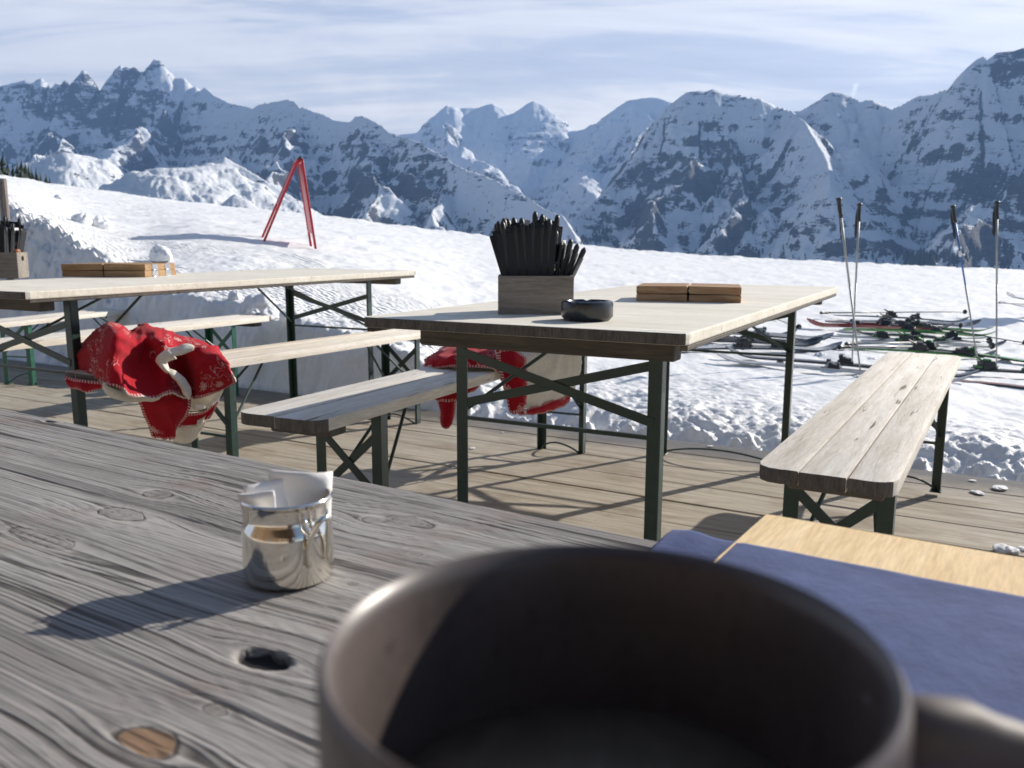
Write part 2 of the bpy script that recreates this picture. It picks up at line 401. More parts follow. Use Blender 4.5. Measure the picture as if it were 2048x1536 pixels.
# ------------------------------------------------------------------ snow slope
US = np.array([-1.0, -.72, -.583, -.542, -.507, -.466, -.43, -.366, -.293, -.219, -.15, -.10, -.06, 0, .1, .6, 1.0])
HW = np.array([1.9, 1.5, 1.25, 1.08, .92, .74, .55, .49, .45, .36, .30, .22, .08, .045, .035, .05, .05])
cp_ = [(-500, 290), (0, 350), (100, 367), (230, 384), (400, 408), (650, 432), (850, 458), (1130, 487), (1400, 511), (1700, 526), (2048, 541), (2500, 560)]
CU = np.array([ray(a, b).x/ray(a, b).y for a, b in cp_]); CE = np.array([ray(a, b).z/ray(a, b).y for a, b in cp_])
YC = 52.
_fu = np.linspace(-1.1, 1.1, 881); _k = np.exp(-.5*(np.arange(-40, 41)/9.)**2); _k /= _k.sum()
def _sm(xs, ys):
    t = np.interp(_fu, xs, ys); return np.convolve(np.pad(t, 40, mode='edge'), _k, 'valid')
HWS = _sm(US, HW); CES = _sm(CU, CE)
def hedge(u): return np.interp(u, _fu, HWS)
def snow_base(u, y):
    ye = 4.1/(.5*u+.866)
    h = hedge(u); ec = np.interp(u, _fu, CES); zc = EYE+YC*ec
    s = (y-ye)/(YC-ye)
    s = np.clip(s, 0, 1); z = h+(zc-h)*(s+.15*sstep(-.52, -.34, u)*(1-np.exp(-s/.08))*(1-s))
    return np.where(y > YC, zc-(y-YC)**2*.0003-(y-YC)*.03, z)
def build_snow():
    nu, npp = int(1150*QD), 470
    u = np.linspace(-.86, .86, nu)
    p = np.concatenate([np.linspace(3.86, 5.4, 170), 5.4+(np.geomspace(1, 300, npp-170)-1)*.47+np.linspace(0, .6, npp-170)])
    p[171:] = np.maximum(p[171:], p[170:-1]+.004)
    U, P = np.meshgrid(u, p)
    T = P/(.5*U+.866); X = T*U; Y = T; Q = .866*X-.5*Y
    Z = snow_base(U, Y)
    h = hedge(U)
    e = 4.06+.07*fbm(Q*.9, Q*0+3, 3, 5)+.05*fbm(Q*4, Q*0+9, 4, 8)+sstep(-.06, .05, U)*(.16*fbm(Q*1.3, Q*0+5, 4, 6)+.03)+np.where(U > .1, .02*np.sin(Q*2.1), 0)
    d = P-e                                            # distance behind the cut edge
    wall = .10+.50*np.clip(h-.2, 0, 1.2)+.12*np.clip(h, 0, 1)+.22*sstep(-.10, .0, U)                  # the ploughed bank leans back a little
    bulge = .05*fbm(Q*3, P*3, 3, 21)*np.clip(h*2, 0, 1)
    prof = sstep(0, 1, np.clip((d+bulge)/wall, 0, 1))**.7
    ground = -.06
    near = np.exp(-np.clip(d, 0, 9)/.75)
    lump = np.abs(fbm(X*6.5, Y*6.5, 5, 31, .50))**.8*.085+fbm(X*2.1, Y*2.1, 4, 33)*.09
    soft = fbm(X*.8, Y*.8, 4, 41)*.05+fbm(X*4, Y*2.4, 4, 42)*.02
    rough = near*(.35+.65*sstep(-.35, .35, fbm(X*.7, Y*.7, 3, 55)+.25))
    pile = np.exp(-((d/wall-.5)/.6)**2)*np.clip((h-.25)*1.6, 0, 1)
    Z = ground+(Z-ground+soft*(1-near)*np.clip(d, 0, 1)+lump*rough)*prof
    Z += pile*(np.abs(fbm(Q*5.2, P*5.2, 5, 91, .55))*.30-.05+.10*fbm(Q*1.7, P*1.7, 3, 92))
    foot = np.exp(-np.abs(d-.02)/.10)*np.clip(fbm(X*9, Y*9, 4, 61)+.12, 0, 1)*.16; Z += foot*(d > -.12)
    far = sstep(20, 60, Y); Z += far*fbm(X*.5, Y*.25, 4, 71)*.22+far*fbm(X*2.2, Y*.5, 3, 72)*.07
    Z[d < -.10] = -.07
    Z += sstep(5, 9, Y)*(1-far)*np.clip(fbm(X*1.1, Y*.9, 5, 77)-.12, 0, 1)*.09
    V = np.stack([X, Y, Z], -1).reshape(-1, 3)
    o = mesh_obj('snow_slope', V, grid_faces(npp, nu), None, smooth=True,
                 attrs={'near': (near*np.clip(d*8, 0, 1)), 'groom': (sstep(.35, .6, d)*(1-sstep(2.2, 4.0, d))*sstep(.1, -.1, U)*sstep(-.45, .1, fbm(X*.9, Y*.9, 3, 90)))})
    return tag(o, kind='structure')
def snow_mat2():
    m, n = mat('snow'); t = n.add('ShaderNodeTexCoord'); v = t.outputs['Object']
    f1 = n.noise(v, 3.2, 8, .62); f2 = n.noise(v, 24, 6, .7); f3 = n.noise(v, 110, 3, .7)
    near = n.add('ShaderNodeAttribute', {'attribute_name': 'near'}).outputs['Fac']
    gr = n.add('ShaderNodeAttribute', {'attribute_name': 'groom'}).outputs['Fac']
    sp = n.add('ShaderNodeSeparateXYZ', None, Vector=v)
    pp = n.math('ADD', n.math('MULTIPLY', sp.outputs[0], .56), n.math('MULTIPLY', sp.outputs[1], .83))
    cord = n.math('MULTIPLY', n.math('SINE', n.math('MULTIPLY', pp, 2*math.pi/.045)), n.math('MULTIPLY', gr, .24))
    h = n.math('ADD', n.math('MULTIPLY', f1, .24), n.math('ADD', n.math('MULTIPLY', f2, n.math('ADD', n.math('MULTIPLY', near, .30), .085)), n.math('MULTIPLY', f3, .05)))
    h = n.math('ADD', h, cord)
    ski = n.noise(n.map(v, (.5, 9, 1), (0, 0, 0), (0, 0, R(16))), 1.4, 5, .6, .3)
    h = n.math('ADD', h, n.math('MULTIPLY', ski, .09))
    col = n.ramp(f2, [(.3, (.73, .735, .74)), (.6, (.795, .80, .80))])
    dirt = n.math('MULTIPLY', n.ramp(n.noise(v, 7, 6, .7, .4), [(.56, 0), (.76, .7)]), near)
    col = n.mix(n.math('MULTIPLY', dirt, .5), col, (.50, .46, .40))
    finish(n, col, .5, 0, h, .65, .055, .3)
    return m
snow = build_snow(); snow.data.materials.clear(); snow.data.materials.append(snow_mat2())
def S(px, py, dz=0.):
    """where the sight line of a photo pixel meets the snow slope"""
    d = ray(px, py); u = d.x/d.y; lo = 4.1/(.5*u+.866); y = lo
    while y < 51:
        z = EYE+d.z/d.y*y
        if z <= float(snow_base(np.array(u), np.array(y)))+dz: break
        y += .01
    return Vector((u*y, y, float(snow_base(np.array(u), np.array(y)))))
def sz(x, y): return float(snow_base(np.array(x/y), np.array(y)))

# ------------------------------------------------------------------ mountains
def ridge(pts): return np.array([tuple(GY(a, b, c)) for a, b, c in pts])
A_ = 6900.
RIDGES = [  # polyline of (px, py, distance m), k steepness, rib amplitude, rock bias
 (ridge([(-700, 180, 7200), (-350, 150, 7100), (-160, 175, 7000), (0, 169, A_), (51, 157, A_), (66, 163, A_), (82, 153, A_), (87, 158, A_), (99, 180, A_), (109, 186, A_), (113, 163, A_), (121, 168, A_), (130, 158, A_), (137, 168, A_),
        (152, 158, A_), (167, 136, A_), (172, 150, A_), (178, 152, A_), (190, 168, A_), (205, 180, A_), (217, 182, A_), (226, 163, A_), (233, 145, A_), (241, 127, A_), (246, 133, A_), (252, 131, A_), (260, 134, A_), (268, 131, A_), (279, 136, A_), (291, 143, A_), (297, 129, A_),
        (309, 115, A_), (318, 118, A_), (323, 125, A_), (338, 139, A_), (352, 154, A_), (369, 156, 6850), (378, 165, 6850), (386, 174, 6850), (392, 171, 6800), (402, 180, 6800), (410, 173, 6700), (431, 191, 6600), (455, 203, 6400), (480, 209, 6300), (506, 216, 6100), (520, 207, 6000),
        (540, 204, 5900), (554, 201, 5850), (574, 197, 5800), (588, 202, 5700), (598, 212, 5600), (608, 214, 5600), (646, 227, 5500), (670, 239, 5400), (700, 243, 5300), (712, 232, 5250), (722, 231, 5200), (739, 237, 5100), (763, 250, 5000), (780, 264, 4900), (804, 272, 4800),
        (841, 285, 4600), (869, 302, 4500), (893, 315, 4400), (912, 330, 4300), (940, 340, 4200), (965, 349, 4150), (988, 357, 4100), (1026, 380, 3950), (1060, 397, 3850), (1094, 420, 3700), (1125, 430, 3500), (1150, 470, 3300)]), 1.5, 1.0, 0),
 (ridge([(323, 125, 6850), (300, 190, 6300), (262, 215, 5900), (215, 262, 5400), (180, 300, 4900)]), 1.0, .8, .1),
 (ridge([(130, 160, 6850), (100, 215, 6200), (60, 262, 5600), (20, 300, 5000)]), 1.0, .8, .1),
 (ridge([(574, 198, 5750), (590, 250, 5200), (560, 290, 4800), (545, 330, 4300)]), 1.0, .9, .05),
 (ridge([(506, 216, 6000), (480, 255, 5500), (430, 290, 5000), (380, 330, 4500)]), .95, .8, .05),
 (ridge([(722, 231, 5150), (752, 285, 4700), (775, 330, 4300), (770, 390, 3800)]), 1.05, .8, .0),
 (ridge([(841, 285, 4550), (862, 340, 4150), (880, 395, 3700)]), 1.05, .8, .0),
 # the cirque at the back
 (ridge([(700, 300, 9800), (780, 270, 9600), (807, 267, 9500), (838, 264, 9400), (855, 264, 9400), (864, 247, 9400), (872, 230, 9400), (883, 218, 9400), (893, 210, 9400), (905, 213, 9400), (917, 215, 9500), (940, 213, 9500), (958, 214, 9500), (972, 208, 9500), (985, 205, 9500), (1000, 212, 9500), (1012, 222, 9500), (1024, 227, 9500),
        (1034, 220, 9500), (1043, 214, 9500), (1055, 205, 9500), (1067, 200, 9500), (1082, 206, 9500), (1094, 218, 9500), (1102, 232, 9400), (1108, 245, 9400), (1120, 254, 9300), (1130, 261, 9300), (1155, 259, 9300), (1173, 255, 9300), (1183, 248, 9200), (1190, 246, 9200), (1204, 245, 9100), (1214, 232, 9000), (1224, 223, 9000), (1240, 210, 8900),
        (1258, 199, 8800), (1285, 195, 8700), (1310, 193, 8600), (1334, 200, 8500), (1380, 215, 8400), (1500, 240, 8200)]), .95, .6, -.10),
 (ridge([(893, 212, 9350), (905, 260, 8700), (945, 300, 8000), (1010, 330, 7300)]), .8, .6, -.02),
 (ridge([(1204, 245, 9050), (1195, 275, 8500), (1190, 310, 7800), (1160, 345, 7000)]), .6, .5, -.05),
 (ridge([(1310, 194, 8550), (1290, 250, 7900), (1255, 300, 7300)]), .7, .5, -.03),
 # right-hand massif
 (ridge([(1139, 440, 4300), (1160, 425, 4400), (1185, 405, 4500), (1215, 375, 4600), (1245, 345, 4700), (1268, 320, 4800), (1285, 290, 4850), (1300, 262, 4900), (1322, 233, 4950), (1344, 203, 5000), (1360, 192, 5000), (1373, 182, 5000), (1399, 179, 5000), (1412, 180, 5000), (1424, 175, 5000), (1446, 184, 5000), (1475, 189, 5000), (1519, 196, 4950), (1548, 210, 4950),
        (1581, 219, 4900), (1603, 220, 4900), (1620, 210, 4850), (1640, 199, 4850), (1652, 187, 4800), (1665, 181, 4800), (1685, 184, 4800), (1702, 189, 4800), (1724, 203, 4750), (1735, 199, 4750), (1746, 200, 4700), (1766, 208, 4700), (1786, 217, 4650), (1800, 211, 4600), (1830, 193, 4550), (1866, 187, 4450), (1903, 174, 4400), (1935, 152, 4350), (1937, 132, 4350), (1950, 120, 4350),
        (1968, 111, 4350), (1975, 118, 4350), (1983, 112, 4350), (1994, 104, 4350), (2020, 101, 4350), (2048, 95, 4350), (2150, 80, 4300), (2400, 40, 4200), (2900, -20, 4000)]), 1.4, .9, -.02),
 (ridge([(1440, 185, 4980), (1436, 230, 4650), (1440, 270, 4350), (1470, 320, 3900), (1490, 370, 3500)]), 1.1, .9, .08),
 (ridge([(1373, 184, 4980), (1352, 235, 4600), (1340, 290, 4250), (1330, 340, 3900)]), 1.1, .9, .08),
 (ridge([(1581, 220, 4850), (1600, 236, 4600), (1608, 241, 4500), (1620, 262, 4350), (1640, 295, 4200), (1655, 325, 4000), (1662, 370, 3600)]), 1.15, .9, .06),
 (ridge([(1606, 242, 4500), (1575, 280, 4250), (1550, 310, 4000), (1530, 350, 3700)]), 1.1, .8, .08),
 (ridge([(1665, 184, 4780), (1700, 232, 4500), (1712, 262, 4300), (1700, 300, 4000)]), .9, .8, -.04),
 (ridge([(2300, 130, 3600), (2130, 185, 3500), (2070, 225, 3400), (2030, 255, 3300), (1985, 300, 3150), (1940, 345, 3000), (1890, 385, 2850), (1850, 415, 2750), (1800, 430, 2650)]), .95, .9, .14),
 # smooth knolls in the middle distance
 (ridge([(-300, 300, 2900), (20, 345, 2700), (60, 330, 2700), (90, 315, 2700), (135, 307, 2700), (170, 312, 2750), (215, 345, 2800), (260, 380, 2800)]), 1.25, .40, -.38),
 (ridge([(235, 385, 2300), (262, 357, 2300), (290, 345, 2300), (320, 337, 2300), (370, 336, 2350), (405, 334, 2400), (430, 328, 2450), (452, 341, 2450), (490, 362, 2450), (560, 400, 2450), (640, 440, 2450)]), 1.25, .45, -.36),
 (ridge([(430, 322, 2950), (450, 314, 2950), (480, 330, 2950), (530, 360, 2900), (600, 400, 2900)]), .9, .8, .0),
 (ridge([(440, 410, 1900), (470, 388, 1900), (490, 395, 1900), (520, 425, 1900)]), .8, .6, .0),
]
SPURS = {1, 2, 3, 4, 5, 6, 8, 9, 10, 12, 13, 15, 16, 17}
def build_mountains():
    nu, ny = int(1500*QD), int(860*QD)
    u = np.linspace(-.90, .90, nu); y = np.geomspace(1500, 11200, ny)
    U, Y = np.meshgrid(u, y); X = U*Y
    Z = np.full(X.shape, -900.); Dm = np.full(X.shape, 1e9); B = np.zeros(X.shape)
    for ri, (pts, k, amp, bias) in enumerate(RIDGES):
        if ri in SPURS: k *= 1.35
        spur = ri in SPURS
        if spur: pts = pts-np.array([0, 0, 190. if ri in (1, 2, 4, 12, 13, 15, 17) else 80.])
        wx = X+(fbm(X/420, Y/420, 4, 500+ri)*230 if spur else 0); wy = Y+(fbm(X/420+7, Y/420, 4, 520+ri)*230 if spur else 0)
        zz = np.full(X.shape, -1e9); s0 = 0.; dd = np.full(X.shape, 1e9)
        S_ = np.zeros(X.shape)
        for a, b in zip(pts[:-1], pts[1:]):
            ab = b[:2]-a[:2]; L2 = ab@ab; L = math.sqrt(L2); RAD = 2300.
            y0 = min(a[1], b[1])-RAD; y1 = max(a[1], b[1])+RAD; i0, i1 = np.searchsorted(y, [y0, y1])
            yn = max(1500., y0); uc = [(q[0]+s_)/w_ for q in (a, b) for s_ in (-RAD, RAD) for w_ in (yn, y1)]
            j0, j1 = np.searchsorted(u, [min(uc), max(uc)])
            if i1 <= i0 or j1 <= j0: s0 += L; continue
            sl_ = (slice(i0, i1), slice(j0, j1)); wx_, wy_ = wx[sl_], wy[sl_]
            t = np.clip(((wx_-a[0])*ab[0]+(wy_-a[1])*ab[1])/L2, 0, 1)
            d = np.hypot(wx_-a[0]-ab[0]*t, wy_-a[1]-ab[1]*t)
            zs = a[2]+(b[2]-a[2])*t-(k*d*d/(d+130.) if bias < -.3 else k*d); m = zs > zz[sl_]
            zz[sl_] = np.where(m, zs, zz[sl_]); dd[sl_] = np.where(m, d, dd[sl_]); S_[sl_] = np.where(m, s0+t*L, S_[sl_])
            s0 += L
        dd = np.minimum(dd, 5000.)
        ribs = ridged(S_/330+.35*fbm(X/700, Y/700, 3, 200+ri), dd/1500+ri, 5, 100+ri, .6)
        zz = zz+amp*(ribs-.42)*np.clip(dd, 0, 420)*.52+amp*fbm(X/260, Y/260, 4, 300+ri)*np.clip(dd, 0, 300)*.24
        m = zz > Z
        Z = np.where(m, zz, Z); Dm = np.where(m, dd, Dm); B = np.where(m, bias, B)
    nz_ = ridged(X/520, Y/520, 6, 400, .6)
    Z += np.where(B > -.4, 1, .08)*((nz_-.4)*60*sstep(0, 160, Dm)+fbm(X/60, Y/60, 5, 410, .6)*24*(.30+.70*sstep(0, 60, Dm)))
    # terrace the cliffs into strata
    st = 95.; q = (Z+.05*X+60*fbm(X/900, Y/900, 3, 420))/st; fq = q-np.floor(q)
    terr = (sstep(.25, .75, fq)-fq)*st
    Z += np.where(B > -.4, .42, 0)*terr*sstep(60, 300, Dm)*sstep(-.2, .25, fbm(X/800, Y/800, 3, 430)+.1)
    gx = np.stack([np.gradient(X, axis=1), np.gradient(Y, axis=1)*0, np.gradient(Z, axis=1)], -1)
    gy = np.stack([np.gradient(X, axis=0), np.gradient(Y, axis=0), np.gradient(Z, axis=0)], -1)
    N = np.cross(gx, gy); N /= np.linalg.norm(N, axis=-1, keepdims=True); slope = N[..., 2]
    rock = sstep(.68, .32, slope+.16*fbm(X/500, Y/500, 4, 440))+B*1.3
    band = 1-np.abs(pnoise((Z+.07*X+70*fbm(X/900, Y/900, 3, 460))/58., X/1700+Y/2300, 461)); patch = fbm(X/1300, Z/520+Y/2600, 4, 463)
    rock = rock+.80*(band-.74)+.70*patch
    rock = rock+.55*sstep(.530, .540, U)*sstep(120, 60, Dm+50*fbm(X/90, Y/90, 3, 450))*sstep(.25, .1, Y/1e5)+.10*sstep(-.34, -.40, U)*sstep(420, 120, Dm)*(Y > 5800)
    global MU, MY, MZ
    MU, MY, MZ = u, y, Z
    V = np.stack([X, Y, Z], -1).reshape(-1, 3)
    o = mesh_obj('mountains', V, grid_faces(ny, nu), mountain_mat(), smooth=True, attrs={'rock': rock})
    return tag(o, kind='structure')
def mountain_mat():
    m, n = mat('alpine_rock_and_snow'); t = n.add('ShaderNodeTexCoord'); v = t.outputs['Object']
    rk = n.add('ShaderNodeAttribute', {'attribute_name': 'rock'}).outputs['Fac']
    cl = n.noise(n.map(v, (1, 1, .35), (7, 1, 4)), .016, 6, .65, .2)
    a = n.noise(n.map(v, (1, 1, 3.2)), .0095, 8, .68, .3); b = n.noise(n.map(v, (1, 1, 5), (3, 2, 1), (R(4), R(-7), 0)), .034, 7, .72, .2)
    f = n.math('ADD', rk, n.math('ADD', n.math('MULTIPLY', n.math('SUBTRACT', a, .5), 2.0), n.math('ADD', n.math('MULTIPLY', n.math('SUBTRACT', cl, .5), 1.1), n.math('MULTIPLY', n.math('SUBTRACT', b, .5), 2.1))))
    k = n.ramp(f, [(.45, 0), (.57, 1)])
    rc = n.ramp(n.noise(n.map(v, (1, 1, 4)), .012, 6, .65), [(.3, (.042, .044, .052)), (.6, (.078, .080, .088)), (.8, (.125, .125, .13))])
    col = n.mix(k, (.70, .72, .75), rc)
    h = n.math('ADD', n.math('MULTIPLY', a, .5), n.math('ADD', n.math('MULTIPLY', b, .35), n.math('MULTIPLY', k, -.03)))
    finish(n, col, .75, 0, h, .6, 36., .1)
    return m
mountains = build_mountains()
mb = MB(); mb.box((0, 5200, 300), (24000, 13400, 5200))
def haze_mat():
    m = bpy.data.materials.new('thin_air'); m.use_nodes = True; n = NT(m.node_tree)
    v = n.add('ShaderNodeVolumePrincipled', None, Color=(.30, .53, 1.0), Density=5.2e-5, Anisotropy=.1)
    n.add('ShaderNodeOutputMaterial', None, Volume=v.outputs[0]); return m
tag(mb.build('haze', haze_mat()), kind='stuff')


def MT(px, py):
    """first point of the mountains on the sight line of a photo pixel"""
    d = ray(px, py); u = d.x/d.y; j = int(np.clip(np.searchsorted(MU, u), 1, len(MU)-1))
    zr = EYE+d.z/d.y*MY; hit = np.nonzero(MZ[:, j] > zr)[0]
    if not len(hit): return None
    i = hit[0]; return Vector((u*MY[i], MY[i], MZ[i, j]))
# conifers
def conifer_mesh(h, r, seed, tiers=11, per=9):
    rg = random.Random(seed); mb = MB()
    for t in range(tiers):
        f = t/tiers; z = h*(.06+.90*f); rr = r*(1-f)**.85*rg.uniform(.8, 1.15)
        for k in range(per):
            a = 2*math.pi*(k+rg.random())/per; R_ = rr*rg.uniform(.7, 1.2); w_ = rr*rg.uniform(.28, .5)+.01*h
            c, s_ = math.cos(a), math.sin(a); drop = R_*rg.uniform(.25, .6)
            top = (0, 0, z+h*.07); tip = (c*R_, s_*R_, z-drop)
            l = (c*R_*.62-s_*w_, s_*R_*.62+c*w_, z-drop*.75); q = (c*R_*.62+s_*w_, s_*R_*.62-c*w_, z-drop*.75)
            lo = (c*R_*.4, s_*R_*.4, z-drop*.9-h*.02)
            mb.raw([top, l, tip, q, lo], [(0, 1, 2), (0, 2, 3), (0, 4, 1), (0, 3, 4), (1, 4, 2), (2, 4, 3)])
    mb.raw([(0, 0, h*.9), (.02*h, 0, h*.9), (0, .02*h, h*.9), (0, 0, h*1.02)], [(0, 1, 3), (1, 2, 3), (2, 0, 3)])
    return mb
def needle_mat():
    m, n = mat('dark_spruce_needles'); t = n.add('ShaderNodeTexCoord'); f = n.noise(t.outputs['Object'], 2.5, 5, .7)
    finish(n, n.ramp(f, [(.3, (.012, .020, .016)), (.7, (.035, .05, .034))]), .8); return m
M['needle'] = needle_mat(); M['bark'] = simple('spruce_bark', (.05, .035, .025), .9)
TREES = [(-20, 300), (-6, 310), (3, 304), (13, 320), (24, 326), (33, 322), (41, 316), (49, 322), (57, 331), (63, 335), (72, 337), (80, 347), (91, 346), (98, 354)]
proto = []
ORD = ['first', 'second', 'third', 'fourth', 'fifth', 'sixth', 'seventh', 'eighth', 'ninth', 'tenth', 'eleventh', 'twelfth', 'thirteenth', 'last and smallest']
for i, (px, py) in enumerate(TREES):
    Y = 118+(i*37 % 17); d = ray(px, py); u = d.x/d.y; x = u*Y; zt = EYE+d.z/d.y*Y; zg = sz(x, Y)
    h = zt-zg; k = i % 5
    if i < 5:
        t = thing('spruce', 'x', 'tree', (x, Y, zg)); conifer_mesh(10, 2.1+.3*(i % 3), 40+i).build('crown', M['needle'], t)
        mb = MB(); mb.tube([(0, 0, -.3), (0, 0, 4), (0, 0, 9)], [.22, .15, .04], 7); mb.build('trunk', M['bark'], t); proto.append(t)
    else:
        t = copy_tree(proto[k]); t.location = (x, Y, zg); t.rotation_euler.z = i
    t.scale = (h/10,)*3
    t['label'] = ORD[i]+' dark spruce from the left poking over the snow crest'; t['group'] = 'dark spruces behind the snow crest'
# far wood at the foot of the cliffs, one mass
rg = random.Random(9); V = []; Fc = []
def far_tree(px, py, hp):
    P = MT(px, py)
    if P is None: return
    h = hp*P.y/F_PX; r = h*.26; b = len(V); n = 6; ph = rg.random()*6
    for k in range(n): V.append((P.x+r*math.cos(ph+k*1.047), P.y+r*math.sin(ph+k*1.047), P.z-h*.1))
    for k in range(n): V.append((P.x+r*.62*math.cos(ph+.5+k*1.047), P.y+r*.62*math.sin(ph+.5+k*1.047), P.z+h*.42))
    V.append((P.x, P.y, P.z+h))
    for k in range(n):
        q = (k+1) % n; Fc.append((b+k, b+q, b+n+q, b+n+k)); Fc.append((b+n+k, b+n+q, b+2*n))
for (x0, x1, y0, y1, cnt, hh) in [(1722, 1738, 513, 524, 7, 9), (1744, 1775, 512, 527, 14, 10), (1786, 1800, 512, 527, 6, 12), (1808, 1872, 516, 536, 70, 19), (1895, 1912, 520, 532, 10, 13), (1912, 1940, 505, 534, 14, 14), (1975, 2040, 534, 545, 18, 7),
                                  (1183, 1216, 470, 492, 16, 15), (1160, 1185, 485, 495, 6, 10), (1200, 1206, 440, 460, 4, 11), (1430, 1470, 458, 476, 8, 8), (1490, 1530, 500, 512, 8, 9), (1380, 1480, 500, 510, 8, 8), (1560, 1700, 500, 521, 14, 7), (1440, 1700, 430, 480, 18, 6), (1150, 1330, 420, 500, 18, 6), (360, 600, 400, 430, 14, 6), (640, 1000, 400, 462, 26, 5)]:
    for _ in range(cnt): far_tree(rg.uniform(x0, x1), rg.uniform(y0, y1), hh*rg.uniform(.6, 1.15))
tag(mesh_obj('distant_forest', V, Fc, M['needle']), kind='stuff')

# lumps thrown up by the plough, and ice on the deck
def lump(loc, s, seed, label, name='snow_chunk', cat='snow chunk', group=None, m='chunk', flat=1.):
    bm = bmesh.new(); bmesh.ops.create_icosphere(bm, subdivisions=4, radius=1)
    co_ = np.array([v.co[:] for v in bm.verts])
    n1 = fbm(co_[:, 0]*1.3+seed, co_[:, 1]*1.3+co_[:, 2]*1.7, 4, seed)*.55+np.abs(fbm(co_[:, 0]*4, co_[:, 1]*4+co_[:, 2]*3.1, 3, seed+3))*.22
    for v, k in zip(bm.verts, n1): v.co = v.co*(1+k); v.co.z = max(v.co.z, -.45)
    me = bpy.data.meshes.new(name); bm.to_mesh(me); bm.free(); me.polygons.foreach_set('use_smooth', [True]*len(me.polygons))
    me.materials.append(M[m]); o = bpy.data.objects.new(name, me); COL.objects.link(o)
    o.location = loc; o.scale = (s*1.15, s*.9, s*flat); o.rotation_euler.z = seed*1.3
    tag(o, label, cat, group); return o
for i, (px, py, s, lb) in enumerate([(203, 458, .115, 'tall snow lump, rightmost of the pair high on the bank'), (165, 450, .10, 'broad snow lump left of the tallest lump on the bank'), (186, 447, .06, 'small snow lump between two larger ones on the bank'),
                                     (322, 521, .10, 'rounded snow lump behind the hinged menu boards'), (118, 400, .08, 'small snow lump highest up the bank near the post'), (470, 600, .05, 'snow lump on the rim behind the far left bench'), (518, 622, .09, 'snow lump at the end of the bright green legged bench'),
                                     (540, 640, .06, 'small snow lump just right of the bright green legged bench end'), (505, 655, .05, 'snow lump low on the ploughed bank')]):
    P = S(px, py); lump(P+Vector((0, 0, s*.35)), s, 11+i, lb, flat=.95)
rg = random.Random(5)
for i, (px, py, s, lb) in enumerate([(2012, 1103, .030, 'grey ice lump on the deck boards at the right edge'), (2000, 978, .028, 'flat slush patch nearest the snow edge at right'), (1955, 987, .022, 'flat elongated slush patch left of the larger one'), (1945, 962, .012, 'tiny ice crumb by the snow edge'),
                                     (2045, 1100, .016, 'small ice lump cut by the right frame edge'), (885, 833, .014, 'bright ice bit beside the hanging blanket tongue'), (945, 897, .012, 'flat ice flake on the deck under the middle table'), (1005, 865, .007, 'tiny white ice crumb on deck under the table'), (1420, 893, .012, 'thin ice crumbs beside the wire loop')]):
    P = G(px, py, 0); lump(P+Vector((0, 0, s*.2)), s, 31+i, lb, 'ice_lump', 'ice lump', flat=.42 if i in (0, 4, 5) else .2)

# ------------------------------------------------------------------ beer tables and benches
def end_inset(d, r): return 0 if d >= r else r-math.sqrt(max(0, r*r-(r-d)**2))
def boards(L, W, T, n, gap, rad, z0, seed, jag=0.):
    """top made of n lengthwise boards with rounded outer corners; y 0..L, x -W/2..W/2"""
    rg = random.Random(seed); mb = MB(); cuts = [-W/2+W*i/n+(rg.uniform(-.012, .012) if 0 < i < n else 0) for i in range(n+1)]
    for i in range(n):
        a = cuts[i]+(gap/2 if i else 0); b = cuts[i+1]-(gap/2 if i < n-1 else 0)
        xs = sorted(set([a+(b-a)*k/10 for k in range(11)]+[x for k in range(1, 6) for x in (-W/2+rad*k/6, W/2-rad*k/6) if a < x < b]))
        e0 = rg.uniform(-.003, .003); e1 = rg.uniform(-.003, .003)
        near = [(x, end_inset(min(x+W/2, W/2-x), rad)+e0+rg.uniform(-jag, jag)) for x in xs]
        far = [(x, L-end_inset(min(x+W/2, W/2-x), rad)+e1) for x in reversed(xs)]
        dz = rg.uniform(-.0012, .0012)
        mb.prism(near+far, z0-T+dz, z0+dz)
    return mb
def end_faces(o):  # board ends get the darker wood that paints in their shade
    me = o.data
    if len(me.materials) < 2: me.materials.append(M['endgrain_shade'])
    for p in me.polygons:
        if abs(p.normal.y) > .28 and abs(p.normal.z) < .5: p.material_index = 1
def angle_leg(x, y, h, sx, sy, w1=.034, w2=.030, th=.0045, splay=0.):
    mb = MB()
    mb.bar((x, y, 0), (x, y+splay, h), w1, th, (0, 1, 0))
    mb.bar((x-sx*(w1/2-th/2), y+sy*(w2/2+th/2), 0), (x-sx*(w1/2-th/2), y+sy*(w2/2+th/2)+splay, h), th, w2, (0, 1, 0))
    return mb
